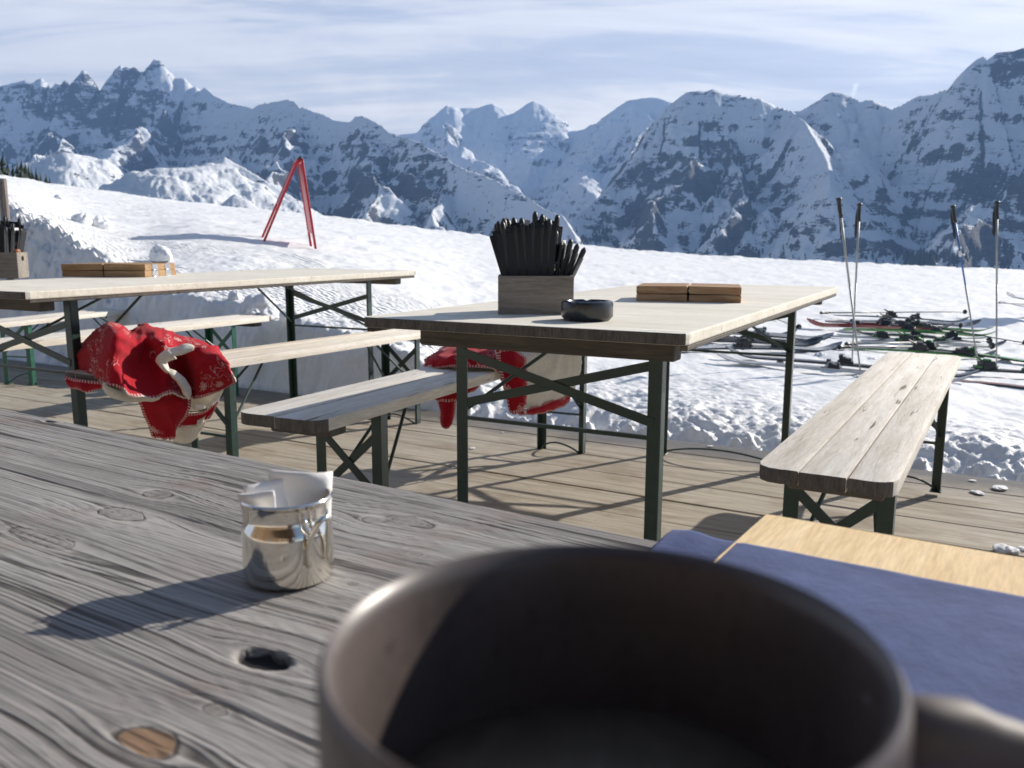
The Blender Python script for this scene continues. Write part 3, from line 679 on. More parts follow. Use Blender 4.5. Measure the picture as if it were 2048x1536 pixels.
def make_frame(root, y, s, hw, zt, zx0, zx1, zr, gm, stay, loop=True):
    """folding frame at y: two angle legs, X brace, rod, floor loop; s=+1 opens to +y"""
    for sx in (-1, 1):
        lg = angle_leg(sx*hw, y, zt, -sx, s).build('leg', gm, root, bevel=.0008)
        mb = MB(); mb.box((sx*hw, y+s*.010, .002), (.042, .04, .004)); mb.build('foot', gm, lg, bevel=.001)
    mb = MB(); o = .0024
    mb.bar((-hw, y+s*o, zx0), (hw, y+s*o, zx1), .024, .005, (0, 1, 0)); mb.bar((-hw, y-s*o, zx1), (hw, y-s*o, zx0), .024, .005, (0, 1, 0))
    mb.lathe([(.012, -.012), (.012, .012)], (0, 0, 0), 10) if False else None
    mb.build('cross_brace', gm, root, bevel=.0008)
    mb = MB(); mb.bar((-hw, y+s*.004, zr), (hw, y+s*.004, zr), .010, .010); mb.build('rail', gm, root)
    mb = MB()
    for sx in (-1, 1): mb.tube([(sx*(hw-.004), y+s*.012, zx0-.02), (sx*hw*.30, y+s*stay, zt-.004)], .0055, 8)
    mb.box((0, y+s*stay, zt-.006), (hw*.75, .03, .006)); mb.build('folding_stay', gm, root)
    if loop:
        pts = []
        for k in range(17):
            t = k/16; x = -hw+2*hw*t; a = math.sin(math.pi*t)
            pts.append((x, y+s*.02+s*.055*a**.6, .008+.055*a**.7))
        mb = MB(); mb.tube(pts, .0042, 8); mb.build('spring_wire', gm, root, smooth=True)
def beer_table(label, x, y, yaw, dz=0., slope=0., L=2.23, W=.835, seed=1, gm='green', ins=.245, group='long weathered beer tables on the sun deck'):
    # x, y: near left corner of the top
    v = Vector((math.sin(R(yaw)), math.cos(R(yaw)), 0)); wv = Vector((math.cos(R(yaw)), -math.sin(R(yaw)), 0))
    o = Vector((x, y, 0))+wv*W/2
    t = thing('beer_table', label, 'table', tuple(o), -R(yaw), group)
    H = .78+dz; T = .026
    tp = boards(L, W, T, 1, .0012, .022, H, seed, .0012).build('tabletop', M['pale_x'], t, bevel=.004, ang=50, seg=2)
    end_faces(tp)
    for ya in (.11, L-.11):
        mb = MB(); mb.box((0.035, ya, H-T-.024), (W-.17, .055, .046)); mb.build('cross_batten', M['edge'], t, bevel=.006, seg=2)
    for sx in (-1, 1):
        mb = MB(); mb.box((sx*(W/2-.012), L/2, H-T-.007), (.018, L-.04, .012)); mb.build('edge_lip', M['edge'], t, bevel=.002)
    for yy, s in ((ins, 1), (L-ins, -1)): make_frame(t, yy, s, .272, H-T-.004, .53, .672, .491, M[gm], .5)
    if slope: t.rotation_euler = (slope, 0, -R(yaw))
    return t
def beer_bench(label, x, y, yaw, z=.512, slope=0., L=2.13, W=.272, seed=1, gm='green', ins=(.22, .22), n=3, rad=.045, group='narrow weathered beer benches on the sun deck', zx=(.24, .42), m='pale'):
    wv = Vector((math.cos(R(yaw)), -math.sin(R(yaw)), 0)); o = Vector((x, y, 0))+wv*W/2
    t = thing('beer_bench', label, 'bench', tuple(o), -R(yaw), group)
    T = .032
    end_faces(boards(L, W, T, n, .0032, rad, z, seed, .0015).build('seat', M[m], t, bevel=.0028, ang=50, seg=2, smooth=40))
    for ya in (.12, L-.12):
        mb = MB(); mb.box((.01, ya, z-T-.016), (W-.08, .075, .030)); mb.build('cross_batten', M['edge'], t, bevel=.006, seg=2)
    for yy, s in ((ins[0], 1), (L-ins[1], -1)): make_frame(t, yy, s, .099, z-T-.002, zx[0], zx[1], .19, M[gm], .28)
    if slope: t.rotation_euler = (slope, 0, -R(yaw))
    return t
T1Z = .776; BL_Z = .522
T1 = beer_table('pale beer table in the middle carrying the black round ashtray', -.379, 2.135, 28.0, -.003, 0, 2.28, .835, 3)
T2 = beer_table('pale beer table on the left carrying the menu boards with zinc hinges', -2.305, 3.145, 28.02, .022, .0057, 2.23, .835, 7)
BR = beer_bench('empty pale three-plank bench at the right, pointing at the skis', .503, 1.717, 30.4, .507, .0065, 2.12, .272, 11, ins=(.20, .24))
BL = beer_bench('pale two-plank bench left of the middle table, red blanket over its far end', -.734, 2.197, 25.4, .520, -.006, 2.14, .276, 12, ins=(.31, .165), n=2)
B4 = beer_bench('bench at the near side of the left table, near end buried under crumpled red blanket', -1.609, 2.987, 28.04, .507, -.008, 2.13, .272, 13, gm='green', ins=(.55, .238))
B5 = beer_bench('bench on the far side of the left table, with bright green legs', -2.93, 3.53, 26.2, .485, 0, 2.5, .272, 14, gm='green2', ins=(.2, .33))
B6 = beer_bench('bench farthest left, against the snow bank behind the other benches', -3.62, 5.36, 14.3, .445, 0, 1.85, .272, 15, gm='green2', ins=(.45, .35))
T3 = beer_table('farthest beer table, half hidden behind the wooden crate at the left edge', -6.1, 7.15, 44, -.02, 0, 2.23, .70, 17)

# ------------------------------------------------------------------ the table we sit at
TO = Vector((.085, .500, .78)); TD = Vector((-.642, .412, 0)).normalized(); TI = Vector((-TD.y, TD.x, 0))  # edge point, edge direction, inwards
if TI.y > 0: TI = -TI
def own_xy(px, py, z=.78):
    """photo pixel -> (along, inwards) on the table in metres"""
    q = G(px, py, z)-TO; return q.dot(TD), q.dot(TI)
KN = []   # knots: px, py, half length along the grain, half width, kind
for (a, b, la, lb, kd) in [(526, 1318, .0135, .0075, 2), (300, 1482, .0135, .0075, 3), (315, 989, .013, .0085, 1), (243, 1028, .021, .009, 1), (82, 1076, .030, .008, 1), (815, 1043, .020, .008, 1),
                           (832, 1109, .004, .003, 1), (705, 1168, .003, .0025, 1), (100, 843, .008, .003, 2), (745, 1040, .009, .006, 1), (430, 1420, .006, .003, 0)]:
    s_, t_ = own_xy(a, b); KN.append((s_, t_, la, lb, kd))
def build_own_table():
    ns, nt = 760, 430
    # finer towards the camera; s along the grain (+ = left), t inwards
    s = np.linspace(-.62, 1.25, ns); t = np.linspace(0, .72, nt)
    Sg, Tg = np.meshgrid(s, t)
    g = Tg+.007*fbm(Sg*1.7, Tg*3, 3, 600)+.0011*fbm(Sg*12, Tg*14, 3, 601)
    halo = np.zeros_like(g); core = np.full_like(g, 9.); kind = np.zeros_like(g)
    for (a, b, la, lb, kd) in KN:
        dx = (Sg-a)/(la*2.6); dy = (Tg-b)
        r2 = dx**2+(dy/(lb*2.6))**2
        push = np.exp(-dx**2)*np.exp(-np.abs(dy)/(lb*4.5))
        g = g-np.sign(dy)*push*lb*1.05*(1-np.exp(-(dy/(lb*.5))**2)) 
        rr = np.sqrt(((Sg-a)/la)**2+((Tg-b)/lb)**2)*(1+.30*fbm(Sg*70+a*50, Tg*70, 3, 610))
        core = np.minimum(core, rr); halo = np.maximum(halo, np.exp(-(np.maximum(rr-1, 0)/.55)**2)); kind = np.where(rr < 1.35, kd, kind)
    pln = np.zeros_like(g)
    z = .0006*fbm(Sg*4, g*700, 2, 620)+.0004*fbm(Sg*9, g*1500, 2, 621)
    gaps = [.118+.0, .262, .41, .56]
    wav = [g0+.0015*np.sin(Sg*5+i) for i, g0 in enumerate(gaps)]
    gapm = np.zeros_like(g)
    z = z-.004*((core < 1)&(kind == 2))
    edge = np.clip(Tg/.006, 0, 1); z = z-.004*(1-np.sqrt(1-(1-edge)**2+1e-9))
    seam = np.zeros_like(g)
    for g0 in (.1325, .268, .405, .55): seam = np.maximum(seam, np.exp(-((Tg-g0-.0022*fbm(Sg*5, Sg*0+g0*9, 3, 640))/.0007)**2))
    z = z-.0012*seam
    P = np.stack([TO.x+TD.x*Sg+TI.x*Tg, TO.y+TD.y*Sg+TI.y*Tg, .78+z], -1)
    V = P.reshape(-1, 3)
    # thickness: drop the four borders
    idx = np.arange(ns*nt).reshape(nt, ns)
    loop = np.concatenate([idx[0, :], idx[1:, -1], idx[-1, -2::-1], idx[-2:0:-1, 0]])
    low = V[loop].copy(); low[:, 2] = .748
    V2 = np.concatenate([V, low]); nl = len(loop); b = ns*nt; k = np.arange(nl)
    side = np.stack([loop, b+k, b+(k+1) % nl, np.roll(loop, -1)], -1)
    F = np.concatenate([grid_faces(nt, ns), side])
    att = lambda q: np.concatenate([q.ravel(), q.ravel()[loop]])
    m, n = mat('silvered_spruce_with_knots')
    A = lambda q: n.add('ShaderNodeAttribute', {'attribute_name': q}).outputs['Fac']
    ga, sa, co_, ha, kd = A('grain'), A('along'), A('core'), A('halo'), A('kind')
    def gn(ks, kg, det, seed, rough=.6, dist=.0):
        v = n.add('ShaderNodeCombineXYZ', None, X=n.math('MULTIPLY', sa, ks), Y=n.math('MULTIPLY', ga, kg), Z=float(seed)).outputs[0]
        return n.noise(v, 1., det, rough, dist)
    rings = gn(1.8, 820, 3, 1, .5); coarse = gn(2.2, 60, 5, 2, .62); fine = gn(26, 1700, 4, 3, .7); crack = gn(3.5, 150, 3, 5, .5); vein = gn(.8, 60, 2, 8, .5)
    blot = n.noise(n.add('ShaderNodeCombineXYZ', None, X=sa, Y=n.math('MULTIPLY', ga, 3), Z=0.).outputs[0], 9, 5, .6)
    col = n.ramp(coarse, [(.28, (.18, .166, .155)), (.50, (.27, .252, .236)), (.74, (.38, .36, .336))])
    col = n.mix(n.ramp(blot, [(.46, 0), (.70, .7)]), col, (.34, .325, .31))
    col = n.mix(n.ramp(n.noise(n.add('ShaderNodeCombineXYZ', None, X=sa, Y=ga, Z=4.).outputs[0], 14, 4, .6), [(.55, 0), (.72, .5)]), col, (.24, .17, .135))
    rl = n.ramp(rings, [(.34, .58), (.46, .98), (.60, 1.10)])
    col = n.mix(1., col, rl, 'MULTIPLY')
    ann = n.math('SINE', n.math('ADD', n.math('MULTIPLY', ga, 2*math.pi/.0030), n.math('MULTIPLY', gn(1.2, 90, 2, 12), 9.)))
    msk = n.ramp(gn(1.0, 16, 3, 14), [(.42, 0), (.56, 1)])
    col = n.mix(msk, col, n.ramp(ann, [(.0, .50), (.35, .95), (1., 1.10)]), 'MULTIPLY') if False else n.mix(n.math('MULTIPLY', msk, .85), col, n.mix(1., col, n.ramp(n.math('MULTIPLY_ADD', ann, .5, .5), [(.05, .56), (.40, 1.0), (1., 1.08)]), 'MULTIPLY'))
    col = n.mix(.75, col, n.ramp(fine, [(.3, .72), (.65, 1.14)]), 'MULTIPLY')
    ck = n.math('MULTIPLY', n.ramp(n.math('ABSOLUTE', n.math('SUBTRACT', vein, .5)), [(.0, 1), (.007, .9), (.018, 0)]), n.ramp(gn(5, 20, 2, 6), [(.38, 0), (.48, 1)]))
    ck2 = n.ramp(crack, [(.20, 1), (.27, 0)])
    ck = n.math('MAXIMUM', n.math('MAXIMUM', ck, ck2), n.math('MULTIPLY', A('seam'), .9), clamp=True)
    col = n.mix(n.math('MULTIPLY', ck, .88), col, (.035, .028, .024))
    hl = n.math('MULTIPLY', n.ramp(ha, [(.15, 0), (.8, 1)]), n.math('GREATER_THAN', co_, 1.12))
    col = n.mix(n.math('MULTIPLY', hl, .35), col, (.40, .37, .335))
    inn = n.math('MULTIPLY', n.ramp(co_, [(.0, 1), (.90, 1), (.99, 0)]), n.math('ADD', n.math('MULTIPLY', n.math('GREATER_THAN', kd, 1.5), .3), .7))
    kc = n.ramp(n.noise(n.add('ShaderNodeCombineXYZ', None, X=sa, Y=ga, Z=2.).outputs[0], 260, 3, .6), [(.35, (.12, .108, .096)), (.65, (.24, .22, .20))])
    kc = n.mix(n.ramp(n.math('SINE', n.math('MULTIPLY', co_, 26.)), [(.2, 0), (.9, .55)]), kc, (.33, .31, .29))
    k2 = n.math('COMPARE', kd, 2., .3); k3 = n.math('COMPARE', kd, 3., .3)
    kc = n.mix(k2, kc, (.012, .010, .009)); kc = n.mix(k3, kc, (.20, .125, .075))
    col = n.mix(inn, col, kc)
    rim = n.math('MULTIPLY', n.ramp(n.math('ABSOLUTE', n.math('SUBTRACT', co_, 1.0)), [(0, 1), (.03, .8), (.07, 0)]), n.ramp(n.noise(n.add('ShaderNodeCombineXYZ', None, X=sa, Y=ga, Z=7.).outputs[0], 90, 2, .5), [(.42, .12), (.55, 1)]))
    col = n.mix(n.math('MULTIPLY', rim, .8), col, (.03, .025, .02))
    h = n.math('ADD', n.math('MULTIPLY', rings, .8), n.math('SUBTRACT', n.math('MULTIPLY', fine, .35), n.math('MULTIPLY', n.math('MAXIMUM', ck, rim, clamp=True), 1.1)))
    finish(n, col, .72, 0, h, .55, .0011, .3)
    t_ = thing('foreground_table', 'grey weathered knotty wooden table in the foreground under the mug', 'table', (0, 0, 0))
    mesh_obj('tabletop', V2, F, m, t_, smooth=True, attrs={'grain': att(g), 'along': att(Sg), 'core': att(np.minimum(core, 9)), 'halo': att(halo), 'kind': att(kind), 'seam': att(seam)})
    for (a, b) in ((.1, .12), (.1, .60), (1.1, .12), (1.1, .60)):
        c = TO+TD*a+TI*b; mb = MB(); mb.box((c.x, c.y, .374), (.07, .07, .748)); mb.build('leg', M['green'], t_)
    return t_
OWN = build_own_table()

# ------------------------------------------------------------------ things on the tables
def wood_crate(label, x, y, rz, z, w, d, h, hole=True):
    """open crate: four side boards and a bottom; hand holes in the short ends"""
    t = thing('cutlery_crate', label, 'crate', (x, y, z), rz)
    th = .009
    for sy in (-1, 1):
        mb = MB(); mb.box((0, sy*(d/2-th/2), h/2), (w, th, h)); mb.build('long_side', M['crate'], t, bevel=.0012)
    for sx in (-1, 1):
        mb = MB(); X = sx*(w/2-th/2); D = d-2*th; hw_, hz0, hz1 = .019, h*.66, h*.86
        # ring of quads round a rounded slot
        n = 20; inner = []
        for k in range(n):
            a = 2*math.pi*k/n; r = (hz1-hz0)/2
            cy = (hw_-r)*(1 if math.cos(a) > 0 else -1); inner.append((cy+r*math.cos(a), (hz0+hz1)/2+r*math.sin(a)))
        outer = []
        for k in range(n):
            a = 2*math.pi*k/n; c, s_ = math.cos(a), math.sin(a); zc = (hz0+hz1)/2
            m_ = min((D/2)/abs(c) if abs(c) > 1e-6 else 9, ((h-zc) if s_ > 0 else zc)/abs(s_) if abs(s_) > 1e-6 else 9)
            outer.append((c*m_, zc+s_*m_))
        corners = [(D/2, h), (-D/2, h), (-D/2, 0), (D/2, 0)]
        for cx_, cz_ in corners:
            j = min(range(n), key=lambda k: (outer[k][0]-cx_)**2+(outer[k][1]-cz_)**2); outer[j] = (cx_, cz_)
        v = []; f = []
        for X_ in (X-th/2, X+th/2):
            v += [(X_, a, b) for a, b in outer]+[(X_, a, b) for a, b in inner]
        for k in range(n):
            q = (k+1) % n
            f += [(k, q, n+q, n+k), (2*n+k, 3*n+k, 3*n+q, 2*n+q), (n+k, n+q, 3*n+q, 3*n+k), (k, 2*n+k, 2*n+q, q)]
        mb.raw(v, f); mb.build('short_side', M['crate'], t)
    mb = MB(); mb.box((0, 0, .005), (w-2*th, d-2*th, .008)); mb.build('bottom_board', M['crate'], t)
    return t
pa = G(996, 630, .776); pb = G(1147, 630.6, .776); dv = (pb-pa); W1 = dv.length; ang = math.atan2(dv.y, dv.x); dv.normalize(); nv = Vector((-dv.y, dv.x, 0))
c1 = pa+dv*W1/2+nv*.075
CR1 = wood_crate('grey wooden crate of black cutlery pouches beside the round ashtray', c1.x, c1.y, ang, .776, W1, .15, .101)
def pouch(label, loc, rz, lean, tilt, w=.078, h=.205, handles=2, seed=0, group='black cutlery pouches in the crate on the middle table'):
    """black sleeve with a paper napkin and two steel handles with black grips"""
    rg = random.Random(seed); t = thing('cutlery_pouch', label, 'cutlery pouch', loc, rz, group)
    t.rotation_euler = (tilt, lean, rz)
    mb = MB(); pr = [(-w*.40, 0), (w*.40, 0), (w*.47, h*.55), (w*.53, h), (-w*.53, h), (-w*.47, h*.55)]
    n = len(pr); v = [(x, -.0035, z) for x, z in pr]+[(x, .0035, z) for x, z in pr]
    mb.raw(v, [tuple(range(n)), tuple(range(2*n-1, n-1, -1))]+[(i, (i+1) % n, (i+1) % n+n, i+n) for i in range(n)]); mb.build('sleeve', M['pouch'], t, bevel=.0012)
    mb = MB(); mb.box((0, 0, h*.55+.005), (w*.80, .0025, h*.9+.012)); mb.build('napkin', M['paper'], t) if seed % 5 == 0 else mb.build('napkin', M['pouch'], t)
    for k in range(handles):
        x = w*(-.26+.5*k/(max(1, handles-1)))+rg.uniform(-.006, .006); top = h+rg.uniform(.010, .034)
        mb = MB(); pts = [(x, 0, h*.3), (x, 0, h*.85), (x*1.04, 0, top-.02), (x*1.05, 0, top-.008), (x*1.05, 0, top)]
        mb.tube(pts, [.0035, .0050, .0075, .0074, .003], 10); mb.build('handle', M['black'], t, smooth=True)
    return t
fr = lambda a, b, z=0: c1+dv*a+nv*b+Vector((0, 0, z))
k = 0
desc = ['frontmost', 'second', 'third', 'fourth', 'fifth']
for i in range(5):      # left stack, faces the camera, leans out to the left
    pouch(f'{desc[i]} black cutlery pouch of the left-hand stack in the crate', fr(-.036+.002*i, -.052+.016*i, .012), ang, -.10-.035*i, -.03+.01*i, .090, .202+.006*(i % 3), 3, i+1); k += 1
for i in range(4):      # middle stack
    pouch(f'{desc[i]} black cutlery pouch of the middle stack in the crate', fr(.010+.002*i, -.050+.018*i, .012), ang+.06*i, .02+.02*i, -.02, .076, .212+.008*(i % 2), 3, i+7)
for i in range(5):      # fan of sleeves seen edge-on at the right
    pouch(f'{desc[i]} thin black cutlery pouch of the fan leaning out to the right', fr(.036+.0055*i, -.015+.006*i, .012), ang+1.35, 0, .10+.085*i, .060, .180-.008*i, 1, i*3+12)
for (a, b, w_, h_, ln, lb) in [(-.078, .0, .016, .030, -.28, 'small white card sticking out left of the black cutlery pouches'), (-.030, .02, .030, .022, .05, 'pinkish paper card lying across the top of the black pouches')]:
    o = MB(); o.box((0, 0, 0), (w_, .0015, h_)); o = o.build('paper_card', M['paper'], bevel=.0005); o.location = fr(a, b, .235); o.rotation_euler = (.1, ln, ang); tag(o, lb, 'card')
def shaker(label, loc, s=1.):
    t = thing('salt_shaker', label, 'salt shaker', loc)
    mb = MB(); mb.lathe([(.014*s, 0), (.0155*s, .004*s), (.0145*s, .03*s), (.0125*s, .048*s), (.0115*s, .052*s)], n=12); mb.build('glass_body', M['glass'], t, smooth=45)
    mb = MB(); mb.lathe([(.0115*s, .003*s), (.0128*s, .006*s), (.012*s, .028*s)], n=12); mb.build('salt', M['paper'], t, smooth=40)
    mb = MB(); mb.lathe([(.0128*s, .050*s), (.0136*s, .052*s), (.0136*s, .060*s), (.0125*s, .063*s), (.0125*s, .067*s), (.009*s, .074*s), (.003*s, .077*s), (.0, .0775*s)], n=24); mb.build('cap', M['steel'], t, smooth=35)
    return t
shaker('glass salt shaker with steel cap right of the black cutlery pouches', fr(.0495, -.02, .060), 1.0)
# round black ashtray
ca = G(1176, 640, .776); ca = Vector((.180, 2.052, .776))
t = thing('ashtray', 'round black glazed ashtray in front of the cutlery crate', 'ashtray', ca)
prof = [(.040, 0), (.052, .0), (.060, .009), (.0625, .012), (.0625, .041), (.061, .046), (.057, .0485), (.050, .0485), (.047, .045), (.045, .018), (.04, .012), (.0, .012)]
mb = MB(); mb.lathe(prof, n=72)
for i, v in enumerate(mb.v):     # three cigarette notches pressed into the rim
    a = math.atan2(v[1], v[0]); r = math.hypot(v[0], v[1])
    for a0 in (1.5, 4.0):
        dd = abs((a-a0+math.pi) % (2*math.pi)-math.pi)
        if dd < .13 and v[2] > .0449: mb.v[i] = (v[0], v[1], v[2]-.0035*(1-(dd/.13)**2))
mb.build('bowl', M['ash'], t, smooth=40)
# wooden menu boards: stacks of two, each a pair of boards joined side by side
def menu_stack(label_top, label_low, P, rz, z, w, d, th, hinges=False, seed=0, group=None):
    for lv, lb in ((0, label_low), (1, label_top)):
        t = thing('menu_board', lb, 'menu board', (P.x, P.y, z+lv*(th+.0015)), rz+(.012 if lv else -.008), group)
        rg = random.Random(seed+lv)
        for sx in (-1, 1):
            mb = MB(); mb.box((sx*(w/4+.0015), d/2, th/2), (w/2-.003, d, th), Matrix.Rotation(sx*.012*(1 if lv else 0), 3, 'Y'))
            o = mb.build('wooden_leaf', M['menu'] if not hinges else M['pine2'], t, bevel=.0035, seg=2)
        if hinges:
            for yy in (.30, .72):
                mb = MB(); mb.box((w/2+.0012, d*yy, th*.5), (.0016, .052, th*.9)); o = mb.build('hinge', M['hinge'], t, bevel=.0004)
                mb = MB(); mb.tube([(w/2+.003, d*yy-.026, th*.02), (w/2+.003, d*yy+.026, th*.02)], .003, 8); mb.build('hinge_pin', M['hinge'], o, smooth=True)
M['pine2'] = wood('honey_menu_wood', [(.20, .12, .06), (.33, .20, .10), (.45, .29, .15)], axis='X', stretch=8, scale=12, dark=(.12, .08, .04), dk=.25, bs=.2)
a_, b_ = G(1272, 603, .776), G(1482, 607, .776); dv2 = b_-a_; mid = (a_+b_)/2
menu_stack('upper brown wooden menu board on the middle table', 'lower brown wooden menu board on the middle table', mid, math.atan2(dv2.y, dv2.x), .7765, dv2.length, .23, .0245, seed=3, group=None)
a_, b_ = G(124, 554, .806), G(291, 555, .806); dv2 = b_-a_; mid = (a_+b_)/2
menu_stack('upper hinged menu board stacked on the left table', 'lower hinged menu board lying on the left table', mid, math.atan2(dv2.y, dv2.x)+.0, .8065, dv2.length, .30, .0285, True, 5)
# crate on the left table
cA = G(38, 557, .802); cB = G(78, 552, .802); ax = (cB-cA).normalized(); wx = Vector((-ax.y, ax.x, 0)); wx = -wx if wx.x > 0 else wx   # wx points left
dC = .155; wC = .19; cc = cA+ax*dC/2+wx*wC/2
ang2 = math.atan2(-wx.y, -wx.x)
CR2 = wood_crate('wooden crate with oval hand hole on the left table, cut by the frame edge', cc.x, cc.y, ang2, .803, wC, dC, .112)
gr2 = lambda a, b, z: Vector((cc.x, cc.y, .803+z))-wx*a+ax*b
for i in range(4):
    pouch(f'{desc[i]} black cutlery pouch in the crate on the left table', gr2(.0+.010*i, -.05+.03*i, .012), ang2, .02+.03*i, -.02, .085, .215+.012*(i % 2), 2, i+31, 'black cutlery pouches in the crate on the left table')
for i in range(3):
    pouch(f'{desc[i]} slim pouch leaning out over the hand hole of the left crate', gr2(.040+.008*i, -.04+.03*i, .012), ang2+1.2, 0, .10+.08*i, .05, .20, 1, i*3+42, 'black cutlery pouches in the crate on the left table')
t = thing('pepper_mill', 'turned red-brown pepper mill standing in the left crate', 'pepper mill', gr2(.068, .0, .012))
mb = MB(); mb.lathe([(.022, 0), (.022, .01), (.015, .03), (.013, .06), (.018, .09), (.021, .105), (.019, .112), (.010, .118)], n=24); mb.build('body', M['mill'], t, smooth=35)
mb = MB(); mb.lathe([(.010, .118), (.014, .124), (.0185, .135), (.019, .145), (.015, .156), (.006, .163), (0, .164)], n=24); mb.build('knob', M['mill'], t, smooth=35)
shaker('salt shaker in the left crate, only its steel cap showing', gr2(.078, .045, .045), .95)

# ------------------------------------------------------------------ foreground: steel pot, mug, cloth, pine board
JC = Vector((-.1195, .4365, .7805)); JR = .0238
t = thing('steel_pot', 'small polished steel milk-can pot holding white paper sachets', 'pot', JC)
prof = [(0, .0006), (.0205, .0), (.0226, .0012), (.0236, .004), (.0238, .012), (.0238, .0262), (.0232, .0295), (.0212, .0325), (.0207, .035), (.0207, .0400), (.0210, .0415), (.0219, .0425), (.0229, .0431), (.0238, .0437), (.0240, .0446), (.0234, .0454), (.0226, .0452), (.0220, .0440), (.0203, .0412), (.0201, .035), (.0228, .028), (.0230, .004), (0, .002)]
mb = MB(); mb.lathe(prof, n=96); mb.build('body', M['steel'], t, smooth=40)
ja = R(-38)        # wire clasp sits to the right, turned to the camera
er = Vector((math.cos(ja), math.sin(ja), 0)); et = Vector((-math.sin(ja), math.cos(ja), 0)); ez = Vector((0, 0, 1))
q = lambda r, tt, z: er*r+et*tt+ez*z
mb = MB(); pts = []
for sgn in (-1, 1):
    leg = [q(.0250, sgn*.0066, .013), q(.0252, sgn*.0066, .0225), q(.0262, sgn*.0056, .0285), q(.0295, sgn*.0034, .0360), q(.0308, sgn*.0016, .0385)]
    pts += leg if sgn < 0 else leg[::-1]
mb.tube(pts, .0016, 10); mb.build('wire_clasp', M['steel'], t, smooth=True)
mb = MB(); mb.tube([q(.0232, -.0075, .0400), q(.0250, -.0070, .034), q(.0256, -.0050, .028), q(.0252, -.0050, .024)], .0008, 8); mb.build('wire_hinge', M['steel'], t, smooth=True)
mb = MB(); mb.tube([q(.0232, .0075, .0400), q(.0250, .0070, .034), q(.0256, .0050, .028), q(.0252, .0050, .024)], .0008, 8); mb.build('wire_hinge', M['steel'], t, smooth=True)
def sachet(label, loc, rot, w, h, bend, seed, th=.0012):
    nx, nz = 10, 12; v = []
    for j in range(nz):
        for i in range(nx):
            x = (i/(nx-1)-.5)*w; z = j/(nz-1)*h
            v.append((x, bend*(x*x)*18+.0012*math.sin(9*j/nz+seed+i*.5)+(-.10*max(0, z-h*.62) if seed == 1 else 0), z))
    o = mesh_obj('paper_sachet', v, grid_faces(nz, nx), M['paper'], smooth=True)
    md = o.modifiers.new('thick', 'SOLIDIFY'); md.thickness = th; o.location = loc; o.rotation_euler = rot
    tag(o, label, 'sachet', 'paper sachets in the steel pot'); return o
sachet('tall crumpled white paper sachet at the back of the steel pot', JC+Vector((.0040, .0030, .012)), (R(-5), R(4), R(12)), .034, .0435, 1.0, 0)
sachet('square white paper sachet at the front left of the steel pot', JC+Vector((-.0085, -.0105, .012)), (R(6), R(-5), R(-6)), .019, .0385, .2, 2)
sachet('white paper sachet with a folded bright top edge at the left of the pot', JC+Vector((-.0055, -.002, .012)), (R(-10), R(-5), R(22)), .024, .0400, .3, 3)

# mug
MC = Vector((.0138, .1190, .7805)); MH = .8990-.7805; MR = .0420
t = thing('mug', 'large dark taupe stoneware mug in the near foreground, out of focus', 'mug', MC)
prof = [(0, .001), (.0300, .0), (.0330, .0018), (.0362, .006), (.0395, .018), (.0412, .040), (.0418, .075), (.0420, MH-.004), (.0418, MH-.0014), (.0408, MH), (.0396, MH-.0010), (.0388, MH-.0035), (.0384, MH-.012), (.0380, .060), (.0374, .030), (.0350, .012), (.028, .0065), (0, .0062)]
mb = MB(); mb.lathe(prof, n=128); mb.build('body', M['glaze'], t, smooth=60)
ha = R(-4); hx = Vector((math.cos(ha), math.sin(ha), 0)); pts = []
for k in range(33):
    a = math.pi*(k/32); sc_, cc_ = math.sin(a), math.cos(a)
    pts.append(hx*(.0385+.036*sc_**.55)+Vector((0, 0, MH-.0128-.036+.036*math.copysign(abs(cc_)**.75, cc_))))
mb = MB(); mb.tube(pts, [.0042 if 2 < k < 30 else .0054 for k in range(33)], 18); mb.build('handle', M['handle'], t, smooth=True)
mb = MB(); mb.lathe([(0, .086), (.0380, .086), (.0383, .0865)], n=64); mb.build('coffee', M['coffee'], t, smooth=True)

# pine board pushed past the table edge, and the navy cloth over it
s0, _ = own_xy(1510, 1042, .797); BT = .0145
t = thing('pine_board', 'light pine board sticking out past the table edge beneath the blue cloth', 'board', (0, 0, 0))
L_ = lambda s_, t_, z: TO+TD*s_+TI*t_+Vector((0, 0, z-.78))
mb = MB(); v = [L_(a, b, z) for z in (.7815, .7815+BT) for (a, b) in ((s0, -.037), (s0-.52, -.037), (s0-.52, .17), (s0, .17))]
mb.raw(v, [(0, 1, 2, 3), (7, 6, 5, 4), (0, 4, 5, 1), (1, 5, 6, 2), (2, 6, 7, 3), (3, 7, 4, 0)])
o = mb.build('plank', M['pine'], t, bevel=.001)
# put the grain along the board: bake a local frame into the object
fr_m = Matrix((tuple(TI), tuple(TD), (0, 0, 1))).transposed().to_4x4(); o.data.transform(fr_m.inverted()); o.matrix_local = fr_m
ns, nt = 190, 150
sl0, _ = own_xy(1312, 1070, .79)
Ug, Tg = np.meshgrid(np.linspace(0, 1, ns), np.linspace(0, .50, nt))
Sg = sl0-.46*np.maximum(Tg-.075, 0)-.006*fbm(Tg*9, Tg*0, 3, 705)-Ug*.60
t1 = own_xy(1480, 1087, .797)[1]+.002; lf = sstep(s0-.004, s0+.006, Sg); Tg = Tg+(t1*(1-lf)-.006*lf)*np.clip(1-Tg/.1, 0, 1)
onb = sstep(s0+.010, s0-.006, Sg)*sstep(.19, .16, Tg)
Zc = .7822+.0150*onb+.0016*fbm(Sg*7, Tg*7, 4, 700)+.0012*np.abs(fbm(Sg*4+2, Tg*12, 3, 701))+.0012
Zc += .0022*np.exp(-((Sg-sl0+.012)/.010)**2)*sstep(.06, .0, Tg)+.0015*lf*sstep(.03, 0, Tg)
